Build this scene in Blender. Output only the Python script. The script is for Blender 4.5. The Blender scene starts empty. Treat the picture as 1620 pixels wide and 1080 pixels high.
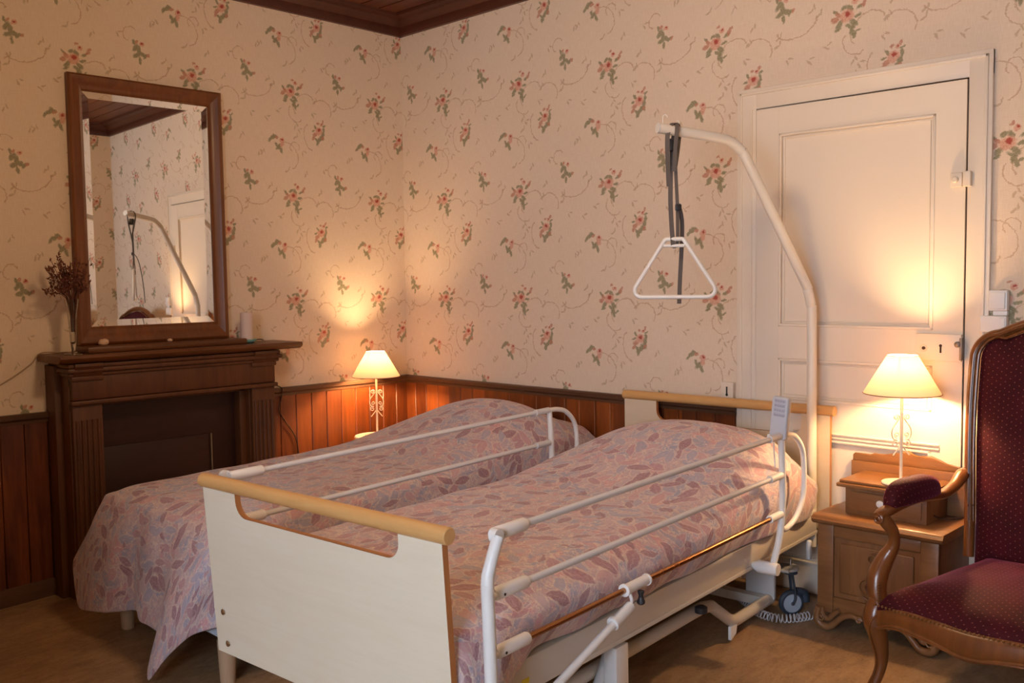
import bpy, bmesh, math, random
from mathutils import Vector, Matrix, noise
random.seed(7)
PI = math.pi
sc = bpy.context.scene
COL = sc.collection

# ------------------------------------------------------------------ camera
cd = bpy.data.cameras.new('camera'); cam = bpy.data.objects.new('camera', cd); COL.objects.link(cam)
cd.sensor_width = 36.0; cd.lens = 36.0 * 1496.57 / 1620.0; cd.clip_start = 0.02; cd.clip_end = 60
R = ((0.71826243, 0.03543841, -0.6948692), (0.69565938, -0.05456967, 0.71629615), (-0.01253438, -0.99788089, -0.06384840))
CAM = Vector((4.4624, -3.6766, 1.4))
cam.matrix_world = Matrix(((R[0][0], -R[0][1], -R[0][2], CAM.x), (R[1][0], -R[1][1], -R[1][2], CAM.y),
                           (R[2][0], -R[2][1], -R[2][2], CAM.z), (0, 0, 0, 1)))
sc.camera = cam
# ------------------------------------------------------------------ colour, world, daylight
sc.view_settings.view_transform = 'Standard'; sc.view_settings.look = 'None'
sc.view_settings.exposure = 0.0; sc.view_settings.gamma = 1.0
sc.view_settings.use_curve_mapping = False
W = bpy.data.worlds.new('sky'); sc.world = W; W.use_nodes = True
W.node_tree.nodes['Background'].inputs[0].default_value = (0.55, 0.72, 1.0, 1)
W.node_tree.nodes['Background'].inputs[1].default_value = 1.5
def area(name, loc, direction, sx, sy, power, color):
    l = bpy.data.lights.new(name, 'AREA'); l.shape = 'RECTANGLE'; l.size = sx; l.size_y = sy; l.energy = power; l.color = color
    o = bpy.data.objects.new(name, l); COL.objects.link(o); o.location = loc
    o.rotation_euler = Vector(direction).to_track_quat('-Z', 'Y').to_euler(); return o
# daylight entering by the window in the wall behind the photographer
area('window_daylight', (4.15, -5.545, 1.62), (-0.40, 1, -0.38), 1.45, 1.5, 118, (0.72, 0.83, 1.0))
LAMP_POWER = 24.0
LAMP_COLOR = (1.0, 0.62, 0.30)

FLA, FLB = 0.072, 0.033           # the old floor rises gently towards the back wall
def zf(y): return FLA + FLB * y

PENDANT = (2.45, -1.95, 2.50)
def point(name, loc, power, color, size):
    l = bpy.data.lights.new(name, 'POINT'); l.energy = power; l.color = color; l.shadow_soft_size = size
    o = bpy.data.objects.new(name, l); COL.objects.link(o); o.location = loc; return o
point('ceiling_lamp_light', PENDANT, 49, (1.0, .66, .37), .15)

# ------------------------------------------------------------------ mesh helpers
def cat(pts, n=6, closed=False):
    P = [Vector(p) for p in pts]
    if len(P) < 3: return P
    out = []; m = len(P)
    rng = m if closed else m - 1
    for i in range(rng):
        if closed: p0, p1, p2, p3 = P[(i - 1) % m], P[i], P[(i + 1) % m], P[(i + 2) % m]
        else: p0, p1, p2, p3 = P[max(i - 1, 0)], P[i], P[i + 1], P[min(i + 2, m - 1)]
        for k in range(n):
            t = k / n
            out.append(0.5 * ((2 * p1) + (-p0 + p2) * t + (2 * p0 - 5 * p1 + 4 * p2 - p3) * t * t + (-p0 + 3 * p1 - 3 * p2 + p3) * t ** 3))
    if not closed: out.append(P[-1].copy())
    return out
def lerp(a, b, t): return a + (b - a) * t
def sstep(a, b, x):
    t = max(0.0, min(1.0, (x - a) / (b - a))); return t * t * (3 - 2 * t)

class MB:
    def __init__(s): s.bm = bmesh.new()
    def box(s, x0, x1, y0, y1, z0, z1, bev=0.0, seg=2, M=None):
        r = bmesh.ops.create_cube(s.bm, size=1.0)
        vs = r['verts']
        for v in vs:
            v.co = Vector((lerp(x0, x1, v.co.x + .5), lerp(y0, y1, v.co.y + .5), lerp(z0, z1, v.co.z + .5)))
        if bev > 0:
            es = list({e for v in vs for e in v.link_edges})
            g = bmesh.ops.bevel(s.bm, geom=es, offset=bev, segments=seg, affect='EDGES', profile=.5)
            vs = list({v for f in g['faces'] for v in f.verts} | {v for v in vs if v.is_valid})
        if M is not None:
            for v in vs: v.co = M @ v.co
        return s
    def tube(s, pts, r, seg=12, flat=1.0, up=(0, 0, 1), smooth=0, closed=False, cap=True, rads=None):
        P = [Vector(p) for p in pts]
        if rads is None: rads = [r] * len(P)
        if smooth:
            q = cat([(rr, 0, 0) for rr in rads], smooth, closed); P = cat(P, smooth, closed); rads = [a.x for a in q]
        n = len(P); rings = []; prev = None
        for i in range(n):
            if closed: t = P[(i + 1) % n] - P[(i - 1) % n]
            else: t = P[min(i + 1, n - 1)] - P[max(i - 1, 0)]
            if t.length < 1e-9: t = Vector((0, 0, 1))
            t.normalize()
            if prev is None:
                a = Vector(up); a = a - t * a.dot(t)
                if a.length < 1e-3: a = Vector((1, 0, 0)) - t * t.x
            else:
                a = prev - t * prev.dot(t)
            a.normalize(); prev = a; b = t.cross(a)
            rings.append([s.bm.verts.new(P[i] + (a * math.cos(2 * PI * k / seg) * flat + b * math.sin(2 * PI * k / seg)) * rads[i]) for k in range(seg)])
        m = n if closed else n - 1
        for i in range(m):
            A, B = rings[i], rings[(i + 1) % n]
            for k in range(seg):
                s.bm.faces.new((A[k], A[(k + 1) % seg], B[(k + 1) % seg], B[k]))
        if cap and not closed:
            s.bm.faces.new(rings[0][::-1]); s.bm.faces.new(rings[-1])
        return s
    def lathe(s, prof, c=(0, 0, 0), seg=32, axis=(0, 0, 1), capb=True, capt=True):
        q = Vector((0, 0, 1)).rotation_difference(Vector(axis)); c = Vector(c); rings = []
        for r, z in prof:
            if r < 1e-6: rings.append([s.bm.verts.new(c + q @ Vector((0, 0, z)))])
            else: rings.append([s.bm.verts.new(c + q @ Vector((r * math.cos(2 * PI * k / seg), r * math.sin(2 * PI * k / seg), z))) for k in range(seg)])
        for A, B in zip(rings, rings[1:]):
            for k in range(seg):
                k2 = (k + 1) % seg
                if len(A) == 1 and len(B) == 1: continue
                if len(A) == 1: s.bm.faces.new((A[0], B[k2], B[k]))
                elif len(B) == 1: s.bm.faces.new((A[k], A[k2], B[0]))
                else: s.bm.faces.new((A[k], A[k2], B[k2], B[k]))
        if capb and len(rings[0]) > 1: s.bm.faces.new(rings[0][::-1])
        if capt and len(rings[-1]) > 1: s.bm.faces.new(rings[-1])
        return s
    def prism(s, poly, fn, d0, d1, bev=0.0):
        """poly: list of (p,q); fn(p,q,d)->xyz; extruded from d0 to d1"""
        A = [s.bm.verts.new(fn(p, q, d0)) for p, q in poly]; B = [s.bm.verts.new(fn(p, q, d1)) for p, q in poly]
        n = len(poly); fs = []
        fs.append(s.bm.faces.new(A[::-1])); fs.append(s.bm.faces.new(B))
        for i in range(n): fs.append(s.bm.faces.new((A[i], A[(i + 1) % n], B[(i + 1) % n], B[i])))
        if bev > 0:
            es = [e for f in fs[:2] for e in f.edges]
            bmesh.ops.bevel(s.bm, geom=es, offset=bev, segments=2, affect='EDGES', profile=.5)
        return s
    def build(s, name, mat, parent=None, ang=38, **props):
        bm = s.bm
        bmesh.ops.recalc_face_normals(bm, faces=bm.faces)
        lim = math.radians(ang)
        for f in bm.faces: f.smooth = True
        for e in bm.edges:
            if len(e.link_faces) == 2 and e.calc_face_angle(0) > lim: e.smooth = False
        me = bpy.data.meshes.new(name); bm.to_mesh(me); bm.free()
        me.materials.append(mat)
        o = bpy.data.objects.new(name, me); COL.objects.link(o)
        if parent is not None: o.parent = parent
        for k, v in props.items(): o[k] = v
        return o

def root(name, loc, label, category, rz=0, group=None, M=None):
    o = bpy.data.objects.new(name, None); COL.objects.link(o); o.empty_display_size = .1
    if M is not None: o.matrix_world = M
    else: o.location = loc; o.rotation_euler = (0, 0, rz)
    o['label'] = label; o['category'] = category
    if group: o['group'] = group
    return o
def tag(o, label, category, group=None):
    o['label'] = label; o['category'] = category
    if group: o['group'] = group
    return o
def struct(o): o['kind'] = 'structure'; return o

def spiral(c, r0, r1, a0, turns, ex, ez, n=22):
    c = Vector(c); ex = Vector(ex); ez = Vector(ez); out = []
    for i in range(n + 1):
        t = i / n; a = a0 + turns * 2 * PI * t; r = lerp(r0, r1, t)
        out.append(c + ex * r * math.cos(a) + ez * r * math.sin(a))
    return out

# ------------------------------------------------------------------ materials
def newmat(name):
    m = bpy.data.materials.new(name); m.use_nodes = True
    nt = m.node_tree; b = nt.nodes['Principled BSDF']; return m, nt, b
def simple(name, col, rough=.5, metal=0.0, **kw):
    m, nt, b = newmat(name)
    b.inputs['Base Color'].default_value = (*col, 1); b.inputs['Roughness'].default_value = rough; b.inputs['Metallic'].default_value = metal
    for k, v in kw.items(): b.inputs[k].default_value = v
    # faint wear so that nothing is perfectly even
    n = nt.nodes.new('ShaderNodeTexNoise'); n.inputs['Scale'].default_value = 18; n.inputs['Detail'].default_value = 4
    tc = nt.nodes.new('ShaderNodeTexCoord'); nt.links.new(tc.outputs['Object'], n.inputs['Vector'])
    mr = nt.nodes.new('ShaderNodeMapRange'); mr.inputs['To Min'].default_value = max(0.02, rough - .06); mr.inputs['To Max'].default_value = rough + .08
    nt.links.new(n.outputs['Fac'], mr.inputs['Value']); nt.links.new(mr.outputs['Result'], b.inputs['Roughness'])
    return m
class NG:
    """small helper for building node chains"""
    def __init__(s, nt): s.nt = nt
    def _in(s, sock, v):
        if isinstance(v, bpy.types.NodeSocket): s.nt.links.new(v, sock)
        elif v is not None: sock.default_value = v
    def math(s, op, a, b=None, c=None, clamp=False):
        n = s.nt.nodes.new('ShaderNodeMath'); n.operation = op; n.use_clamp = clamp
        s._in(n.inputs[0], a); s._in(n.inputs[1], b); s._in(n.inputs[2], c); return n.outputs[0]
    def vm(s, op, a, b=None, c=None, scale=None):
        n = s.nt.nodes.new('ShaderNodeVectorMath'); n.operation = op
        s._in(n.inputs[0], a); s._in(n.inputs[1], b); s._in(n.inputs[2], c)
        if scale is not None: s._in(n.inputs['Scale'], scale)
        return n.outputs['Value'] if op in ('LENGTH', 'DISTANCE', 'DOT_PRODUCT') else n.outputs['Vector']
    def map(s, v, loc=(0, 0, 0), rot=(0, 0, 0), scale=(1, 1, 1), typ='POINT'):
        n = s.nt.nodes.new('ShaderNodeMapping'); n.vector_type = typ
        s._in(n.inputs['Vector'], v); n.inputs['Location'].default_value = loc; n.inputs['Rotation'].default_value = rot; n.inputs['Scale'].default_value = scale
        return n.outputs[0]
    def tc(s, which): return s.nt.nodes.new('ShaderNodeTexCoord').outputs[which]
    def noise(s, v, scale, detail=4, rough=.5, dist=0, out='Fac'):
        n = s.nt.nodes.new('ShaderNodeTexNoise'); s._in(n.inputs['Vector'], v); n.inputs['Scale'].default_value = scale
        n.inputs['Detail'].default_value = detail; n.inputs['Roughness'].default_value = rough; n.inputs['Distortion'].default_value = dist
        return n.outputs[out]
    def voro(s, v, scale, rand=1.0, feature='F1'):
        n = s.nt.nodes.new('ShaderNodeTexVoronoi'); s._in(n.inputs['Vector'], v); n.inputs['Scale'].default_value = scale
        n.inputs['Randomness'].default_value = rand; n.feature = feature; return n
    def mix(s, fac, a, b, blend='MIX'):
        n = s.nt.nodes.new('ShaderNodeMix'); n.data_type = 'RGBA'; n.blend_type = blend
        s._in(n.inputs[0], fac)
        for sock, v in ((n.inputs[6], a), (n.inputs[7], b)):
            if isinstance(v, tuple): v = (*v, 1) if len(v) == 3 else v
            s._in(sock, v)
        return n.outputs[2]
    def ramp(s, f, stops, interp='LINEAR'):
        n = s.nt.nodes.new('ShaderNodeValToRGB'); s._in(n.inputs[0], f); cr = n.color_ramp; cr.interpolation = interp
        while len(cr.elements) < len(stops): cr.elements.new(.5)
        for e, (p, c) in zip(cr.elements, stops): e.position = p; e.color = (*c, 1) if len(c) == 3 else c
        return n.outputs[0]
    def range(s, v, a, b, c=0.0, d=1.0):
        n = s.nt.nodes.new('ShaderNodeMapRange'); s._in(n.inputs[0], v)
        for i, x in zip((1, 2, 3, 4), (a, b, c, d)): n.inputs[i].default_value = x
        n.clamp = True; return n.outputs[0]
    def bump(s, h, strength, dist, b):
        n = s.nt.nodes.new('ShaderNodeBump'); s._in(n.inputs['Height'], h); n.inputs['Strength'].default_value = strength; n.inputs['Distance'].default_value = dist
        s.nt.links.new(n.outputs[0], b.inputs['Normal'])
def wood(name, dark, light, axis='z', scale=1.0, rough=.35, coat=0.0, bump=.15, contrast=1.0, plank=None):
    m, nt, b = newmat(name); g = NG(nt)
    v = g.tc('Object')
    st = {'x': (.10, 1, 1), 'y': (1, .10, 1), 'z': (1, 1, .10)}[axis]
    v2 = g.map(v, scale=tuple(k * scale for k in st))
    n1 = g.noise(v2, 14, 5, .6, 1.2); n2 = g.noise(v2, 70, 4, .6, .3); n3 = g.noise(g.map(v, scale=(scale,) * 3), 3.0, 2)
    f = g.math('ADD', g.math('MULTIPLY', n1, .62 * contrast), g.math('MULTIPLY', n2, .28))
    f = g.math('ADD', f, g.math('MULTIPLY', n3, .25))
    if plank:                       # every plank has its own tone
        ax, w, off = plank
        sep = nt.nodes.new('ShaderNodeSeparateXYZ'); nt.links.new(v, sep.inputs[0])
        k = g.math('FLOOR', g.math('DIVIDE', g.math('SUBTRACT', sep.outputs['XYZ'.index(ax.upper())], off), w))
        wn = nt.nodes.new('ShaderNodeTexWhiteNoise'); wn.noise_dimensions = '1D'; nt.links.new(k, wn.inputs['W'])
        f = g.math('ADD', f, g.math('MULTIPLY', g.math('SUBTRACT', wn.outputs['Value'], .5), .34))
    mid = tuple((a + c) / 2 for a, c in zip(dark, light))
    col = g.ramp(f, [(.30, dark), (.58, mid), (.85, light)])
    nt.links.new(col, b.inputs['Base Color'])
    b.inputs['Roughness'].default_value = rough
    b.inputs['Coat Weight'].default_value = coat; b.inputs['Coat Roughness'].default_value = .15
    g.bump(n2, bump, .002, b)
    return m

# --- wallpaper: bouquets of roses with faint scrolling vines on a woven cream ground, drawn in metres over the wall
def wallpaper():
    m, nt, b = newmat('floral_wallpaper'); g = NG(nt)
    uv = g.tc('UV')
    wob = g.noise(uv, 55, 2, .5, out='Color')
    wob = g.vm('ADD', g.vm('SCALE', g.vm('SUBTRACT', wob, (.5, .5, .5)), scale=.016), g.vm('SCALE', g.vm('SUBTRACT', g.noise(uv, 170, 1, .5, out='Color'), (.5, .5, .5)), scale=.009))
    pv = g.vm('MULTIPLY', g.vm('ADD', uv, wob), (1, 1, 0))
    PX, PZ = .60, .562; SC = 1.22
    cells = {'A': (.366, 2.43), 'B': (.552, 2.24), 'C': (.092, 2.515), 'D': (.28, 2.165)}
    local = {}
    for k, (cx, cz) in cells.items():
        n = nt.nodes.new('ShaderNodeVectorMath'); n.operation = 'WRAP'
        nt.links.new(g.vm('SUBTRACT', pv, (cx, cz, 0)), n.inputs[0]); n.inputs[1].default_value = (PX / 2, PZ / 2, 1); n.inputs[2].default_value = (-PX / 2, -PZ / 2, -1)
        local[k] = n.outputs[0]
    last = [None]
    def pos(cell):                 # evaluate the petals one after another, which keeps the shader small
        return local[cell] if last[0] is None else g.vm('MULTIPLY_ADD', last[0], (1e-9, 1e-9, 0), local[cell])
    def blob(cell, x, y, a, rx, ry, acc):
        q = g.map(pos(cell), (x * SC, y * SC, 0), (0, 0, a), (rx * SC, ry * SC, 1), 'TEXTURE')
        d = g.vm('LENGTH', q)
        r = d if acc is None else g.math('MINIMUM', acc, d)
        last[0] = r; return r
    green = dgreen = pink = red = bud = None
    def leaf(c, x, y, a, l=.017, w=.0085):
        nonlocal green; green = blob(c, x, y, a, l, w, green)
    def rose(c, x, y, r):
        nonlocal pink, red
        pink = blob(c, x, y, .4, r, r * .85, pink); red = blob(c, x + r * .1, y + r * .25, .2, r * .42, r * .36, red)
    def budd(c, x, y, a=.5, r=.009):
        nonlocal bud; bud = blob(c, x, y, a, r * 1.25, r * .8, bud)
    # A: wide bouquet
    rose('A', 0, 0, .023); budd('A', -.040, -.006, .3, .011); budd('A', -.030, .008, -.6); rose('A', .026, .042, .0105); budd('A', .056, .030, 1.0); budd('A', .063, .042, .6, .006)
    leaf('A', -.024, -.022, .8); leaf('A', .022, -.024, -.6); leaf('A', .018, -.044, 1.2); leaf('A', .024, -.060, 1.7, .015, .007); leaf('A', .010, .022, 2.2, .013); leaf('A', .045, .022, .5, .014, .006); leaf('A', -.010, .026, .5, .012, .006)
    leaf('A', -.038, .018, 2.4, .012, .005); leaf('A', -.030, -.038, .3, .012, .005); leaf('A', .036, -.004, .2, .013, .005); leaf('A', .008, -.034, 2.6, .012, .006); budd('A', .012, .056, .3, .006); leaf('A', .038, -.052, .6, .010, .004)
    # B: tall bouquet
    rose('B', 0, 0, .020); rose('B', .014, .030, .0085); budd('B', -.022, -.018, .4, .011); budd('B', -.030, -.034, 1.0); budd('B', .024, .042, 1.2, .007)
    leaf('B', .004, -.038, .6); leaf('B', -.008, -.052, 1.3, .014); leaf('B', .022, -.012, 1.4, .014); leaf('B', .028, .008, 1.7, .012, .006); leaf('B', .016, -.030, -.4, .014); leaf('B', -.020, .016, 2.2, .011, .005)
    leaf('B', .030, .026, .4, .010, .004); budd('B', .022, -.030, .9, .008); leaf('B', -.014, -.040, 2.4, .011, .005); leaf('B', -.030, -.002, .3, .010, .004); budd('B', -.004, .034, .4, .006)
    # C: leafy sprig with one small rose
    rose('C', .010, .026, .010); budd('C', .036, -.014, .8, .007); budd('C', -.012, .032, .8, .007)
    leaf('C', -.018, .010, .9); leaf('C', -.004, .002, 1.6, .018, .008); leaf('C', .010, -.012, -.5, .016); leaf('C', -.012, -.018, .4, .016); leaf('C', .000, -.036, 1.6, .014, .006); leaf('C', .024, -.018, .9, .012, .006); leaf('C', -.024, .030, 1.9, .011, .005)
    # D: pair of sprigs with a hanging rose
    rose('D', .018, .002, .0135); pink = blob('D', .018, -.014, 1.3, .015, .010, pink)
    leaf('D', -.030, .012, .5); leaf('D', -.044, .002, .9, .014, .006); leaf('D', -.018, .020, -.3, .013, .006); leaf('D', .000, -.028, .7, .018); leaf('D', .012, -.042, 1.9, .015, .007); leaf('D', -.012, -.020, 2.0, .012, .006); budd('D', -.010, .012, .2, .008)
    # vines
    vine = None
    def arc(c, x, y, a, rx, ry, cut):
        nonlocal vine
        q = g.map(pos(c), (x, y, 0), (0, 0, a), (rx, ry, 1), 'TEXTURE')
        d = g.math('MULTIPLY', g.math('ABSOLUTE', g.math('SUBTRACT', g.vm('LENGTH', q), 1.0)), min(rx, ry))
        sep = nt.nodes.new('ShaderNodeSeparateXYZ'); nt.links.new(q, sep.inputs[0])
        d = g.math('ADD', d, g.math('MULTIPLY', g.math('MAXIMUM', g.math('SUBTRACT', cut, sep.outputs[1]), 0.0), .05))
        vine = d if vine is None else g.math('MINIMUM', vine, d)
        last[0] = vine
    arc('A', .085, -.060, .6, .075, .055, -.2); arc('A', .030, -.110, 2.4, .05, .04, -.1); arc('C', .060, -.080, 3.4, .09, .05, 0.)
    arc('D', .060, -.075, -.9, .075, .06, -.4); arc('D', .105, -.030, .2, .03, .028, -.6); arc('B', -.060, -.040, 1.8, .07, .04, .1)
    arc('B', .03, .120, -.5, .06, .05, -.1); arc('C', -.05, .075, .9, .035, .03, -.5)
    vleaf = None
    for c, x, y, a in (('A', .13, -.03, .9), ('A', .12, -.09, 2.0), ('A', -.10, .02, .5), ('A', .02, -.15, 1.1), ('B', -.11, -.01, 2.2), ('B', .09, .10, .4), ('B', .075, -.06, 1.2),
                       ('C', .10, -.03, .7), ('C', -.09, .05, 2.1), ('C', -.02, -.10, .5), ('D', .13, -.05, 1.7), ('D', .09, .02, .6), ('D', -.09, -.06, 1.0), ('D', -.06, .09, 2.4), ('A', .07, .10, 1.0), ('A', -.07, -.09, 2.6), ('B', .13, .04, 2.0), ('C', .05, .11, 1.4), ('C', -.12, -.05, .8), ('D', .04, -.13, .3)):
        vleaf = blob(c, x, y, a, .012, .0038, vleaf); vleaf = blob(c, x + .012, y + .012, a + 1.0, .010, .0032, vleaf)
    # woven ground
    thr = g.noise(g.map(uv, scale=(1, .06, 1)), 420, 2, .5); thr2 = g.noise(g.map(uv, scale=(.06, 1, 1)), 380, 2, .5)
    weave = g.math('ADD', g.math('MULTIPLY', thr, .6), g.math('MULTIPLY', thr2, .4))
    big = g.noise(uv, 2.2, 3)
    col = g.mix(g.range(weave, .35, .65), (.70, .565, .43), (.775, .655, .52))
    col = g.mix(g.math('MULTIPLY', big, .25), col, (.69, .54, .40))
    det = g.noise(pv, 230, 2)
    sh = g.range(det, .3, .7)
    vm_ = g.math('MULTIPLY', g.range(vine, .0032, .0010), .62)
    col = g.mix(vm_, col, (.44, .27, .16))
    col = g.mix(g.math('MULTIPLY', g.range(vleaf, 1.2, .7), .60), col, (.42, .29, .17))
    col = g.mix(g.math('MULTIPLY', g.range(green, 1.25, .80), .86), col, g.mix(sh, (.15, .145, .075), (.34, .31, .18)))
    col = g.mix(g.math('MULTIPLY', g.range(bud, 1.2, .8), .85), col, g.mix(sh, (.40, .14, .09), (.60, .32, .21)))
    col = g.mix(g.math('MULTIPLY', g.range(pink, 1.2, .85), .88), col, g.mix(sh, (.54, .23, .16), (.74, .46, .33)))
    col = g.mix(g.math('MULTIPLY', g.range(red, 1.3, .7), .9), col, (.38, .055, .04))
    nt.links.new(col, b.inputs['Base Color']); b.inputs['Roughness'].default_value = .85
    b.inputs['Specular IOR Level'].default_value = .25
    g.bump(weave, .25, .0015, b)
    return m

# --- quilt: dusty mauve, rose and blue leaves on cream, in metres over the cloth
def quilt():
    m, nt, b = newmat('leaf_print_quilt'); g = NG(nt)
    uv = g.vm('MULTIPLY', g.tc('UV'), (1, 1, 0))
    w1 = g.vm('SCALE', g.vm('SUBTRACT', g.noise(uv, 9, 3, out='Color'), (.5, .5, .5)), scale=.045)
    p = g.vm('ADD', g.vm('ADD', uv, w1), g.vm('SCALE', g.vm('SUBTRACT', g.noise(uv, 60, 3, .7, out='Color'), (.5, .5, .5)), scale=.014))
    fine = g.noise(uv, 130, 3, .6)
    streak = g.noise(g.vm('ADD', uv, g.vm('SCALE', w1, scale=3.0)), 36, 5, .7, 3.0)
    base = g.mix(g.range(streak, .38, .62), (.64, .485, .47), (.44, .34, .39))
    blots = g.noise(p, 13, 3, .6, 1.0)
    base = g.mix(g.range(blots, .50, .62), base, (.34, .345, .46))
    base = g.mix(g.range(g.noise(g.map(p, (3, 1, 0)), 11, 3, .6, 1.0), .54, .66), base, (.60, .33, .345))
    veins = g.math('ABSOLUTE', g.math('SUBTRACT', g.noise(g.map(p, (7, 2, 0)), 15, 3, .6, 1.6), .5))
    base = g.mix(g.math('MULTIPLY', g.range(veins, .028, .008), .85), base, (.72, .60, .51))
    def layer(seed, scale, l, w, cols, strength, base, thr=.2):
        v = g.voro(g.map(p, (seed, seed * 1.7, 0)), scale, .85)
        q = g.vm('MULTIPLY', g.vm('SUBTRACT', g.map(p, (seed, seed * 1.7, 0)), v.outputs['Position']), (1, 1, 0))
        sep = nt.nodes.new('ShaderNodeSeparateColor'); nt.links.new(v.outputs['Color'], sep.inputs[0])
        vr = nt.nodes.new('ShaderNodeVectorRotate'); vr.rotation_type = 'Z_AXIS'; nt.links.new(q, vr.inputs['Vector'])
        nt.links.new(g.math('MULTIPLY', sep.outputs[0], 6.283), vr.inputs['Angle'])
        s = nt.nodes.new('ShaderNodeSeparateXYZ'); nt.links.new(vr.outputs[0], s.inputs[0])
        x = g.math('DIVIDE', s.outputs[0], l); y = g.math('DIVIDE', s.outputs[1], w)
        lf = g.math('ADD', g.math('MULTIPLY', x, x), g.math('ABSOLUTE', y))      # leaf outline where < 1
        mask = g.math('MULTIPLY', g.math('MULTIPLY', g.range(lf, 1.10, .85), strength), g.range(sep.outputs[2], thr, thr + .02))
        edge = g.math('MULTIPLY', g.range(g.math('ABSOLUTE', g.math('SUBTRACT', lf, 1.10)), .25, .02), .50)
        edge = g.math('MULTIPLY', edge, g.range(sep.outputs[2], thr, thr + .02))
        base = g.mix(edge, base, (.74, .63, .53))
        rib = g.range(g.math('ABSOLUTE', g.math('ADD', y, g.math('MULTIPLY', g.math('SINE', g.math('MULTIPLY', x, 14.0)), .10))), .10, .03)
        c = g.ramp(sep.outputs[1], cols, 'CONSTANT')
        c = g.mix(g.math('MULTIPLY', g.range(fine, .35, .7), .45), c, (.55, .45, .46))
        c = g.mix(g.math('MULTIPLY', rib, .35), c, (.66, .52, .48))
        return g.mix(mask, base, c)
    base = layer(1.3, 11.5, .046, .019, [(0, (.36, .36, .48)), (.35, (.45, .22, .26)), (.62, (.50, .40, .45)), (.8, (.58, .34, .36))], .80, base)
    base = layer(4.7, 9.0, .052, .021, [(0, (.28, .12, .155)), (.4, (.34, .155, .19)), (.7, (.33, .33, .44)), (.88, (.56, .30, .32))], .86, base, .35)
    base = layer(8.1, 8.0, .042, .017, [(0, (.30, .145, .18)), (.5, (.42, .22, .25)), (.75, (.36, .37, .49))], .85, base, .5)
    nt.links.new(base, b.inputs['Base Color']); b.inputs['Roughness'].default_value = .8
    b.inputs['Sheen Weight'].default_value = .25; b.inputs['Specular IOR Level'].default_value = .3
    g.bump(g.noise(uv, 18, 4, .55), .45, .012, b)
    return m

def velvet(axes):
    m, nt, b = newmat('burgundy_velvet_' + axes); g = NG(nt)
    v = g.tc('Object'); sep = nt.nodes.new('ShaderNodeSeparateXYZ'); nt.links.new(v, sep.inputs[0])
    cmb = nt.nodes.new('ShaderNodeCombineXYZ')
    if axes == 'xy':               # slanting the third axis in keeps the dots round on the sides of the cushions
        nt.links.new(g.math('SUBTRACT', sep.outputs[0], g.math('MULTIPLY', sep.outputs[2], .6)), cmb.inputs[0]); nt.links.new(g.math('ADD', sep.outputs[1], g.math('MULTIPLY', sep.outputs[2], .6)), cmb.inputs[1])
    else:
        nt.links.new(sep.outputs[0], cmb.inputs[0]); nt.links.new(sep.outputs[2], cmb.inputs[1])
    d = None
    for off in ((0, 0, 0), (.0155, .0110, 0)):
        n = nt.nodes.new('ShaderNodeVectorMath'); n.operation = 'WRAP'; nt.links.new(g.vm('SUBTRACT', cmb.outputs[0], off), n.inputs[0])
        n.inputs[1].default_value = (.0155, .0110, 1); n.inputs[2].default_value = (-.0155, -.0110, -1)
        l = g.vm('LENGTH', n.outputs[0]); d = l if d is None else g.math('MINIMUM', d, l)
    nap = g.noise(v, 9, 3)
    col = g.mix(g.range(nap, .3, .7), (.034, .002, .005), (.068, .0035, .008))
    col = g.mix(g.range(d, .0024, .0013), col, (.22, .065, .05))
    nt.links.new(col, b.inputs['Base Color']); b.inputs['Roughness'].default_value = .75
    b.inputs['Sheen Weight'].default_value = .28; b.inputs['Sheen Roughness'].default_value = .35; b.inputs['Sheen Tint'].default_value = (.85, .20, .38, 1)
    b.inputs['Specular IOR Level'].default_value = .2
    g.bump(g.noise(v, 300, 2), .3, .001, b)
    return m

def floor_mat():
    m, nt, b = newmat('mottled_lino_floor'); g = NG(nt); v = g.tc('Object')
    n1 = g.noise(g.map(v, scale=(1, .35, 1)), 26, 6, .7, .6); n2 = g.noise(v, 90, 5, .7); n3 = g.noise(v, 2.5, 3)
    f = g.math('ADD', g.math('MULTIPLY', n1, .5), g.math('ADD', g.math('MULTIPLY', n2, .3), g.math('MULTIPLY', n3, .2)))
    nt.links.new(g.ramp(f, [(.36, (.18, .102, .048)), (.50, (.30, .185, .093)), (.66, (.42, .275, .150))]), b.inputs['Base Color'])
    b.inputs['Roughness'].default_value = .48; g.bump(n2, .2, .002, b); return m

M_paper = wallpaper(); M_quilt = quilt(); M_floor = floor_mat()
M_pine = wood('varnished_pine', (.058, .011, .003), (.31, .076, .011), 'z', 1.0, .42, .08, plank=('x', .1, .0))
M_pine_y = wood('varnished_pine_side', (.058, .011, .003), (.31, .076, .011), 'z', 1.0, .42, .08, plank=('y', .1, .0))
M_rail = wood('dark_rail_wood', (.060, .026, .013), (.13, .060, .030), 'x', 1, .4)
M_rail_y = wood('dark_rail_wood_side', (.060, .026, .013), (.13, .060, .030), 'y', 1, .4)
M_ceil = wood('ceiling_planks', (.065, .014, .004), (.22, .060, .018), 'x', .8, .4, plank=('y', .128, .0))
M_corn = wood('cornice_wood', (.035, .007, .003), (.085, .018, .007), 'x', 1, .4)
M_mah = wood('mantel_oak', (.042, .012, .003), (.15, .048, .011), 'z', 1.1, .5, .0)
M_mah_h = wood('mantel_oak_flat', (.055, .016, .004), (.19, .062, .014), 'y', 1.1, .42, .05)
M_board = wood('fireboard', (.016, .003, .0015), (.042, .009, .003), 'y', .8, .5)
M_mframe = wood('mirror_frame_wood', (.080, .022, .005), (.24, .078, .016), 'z', 1.2, .42, .05)
M_oak = wood('golden_oak', (.13, .050, .016), (.31, .145, .050), 'x', 1.0, .38, .15)
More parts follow.
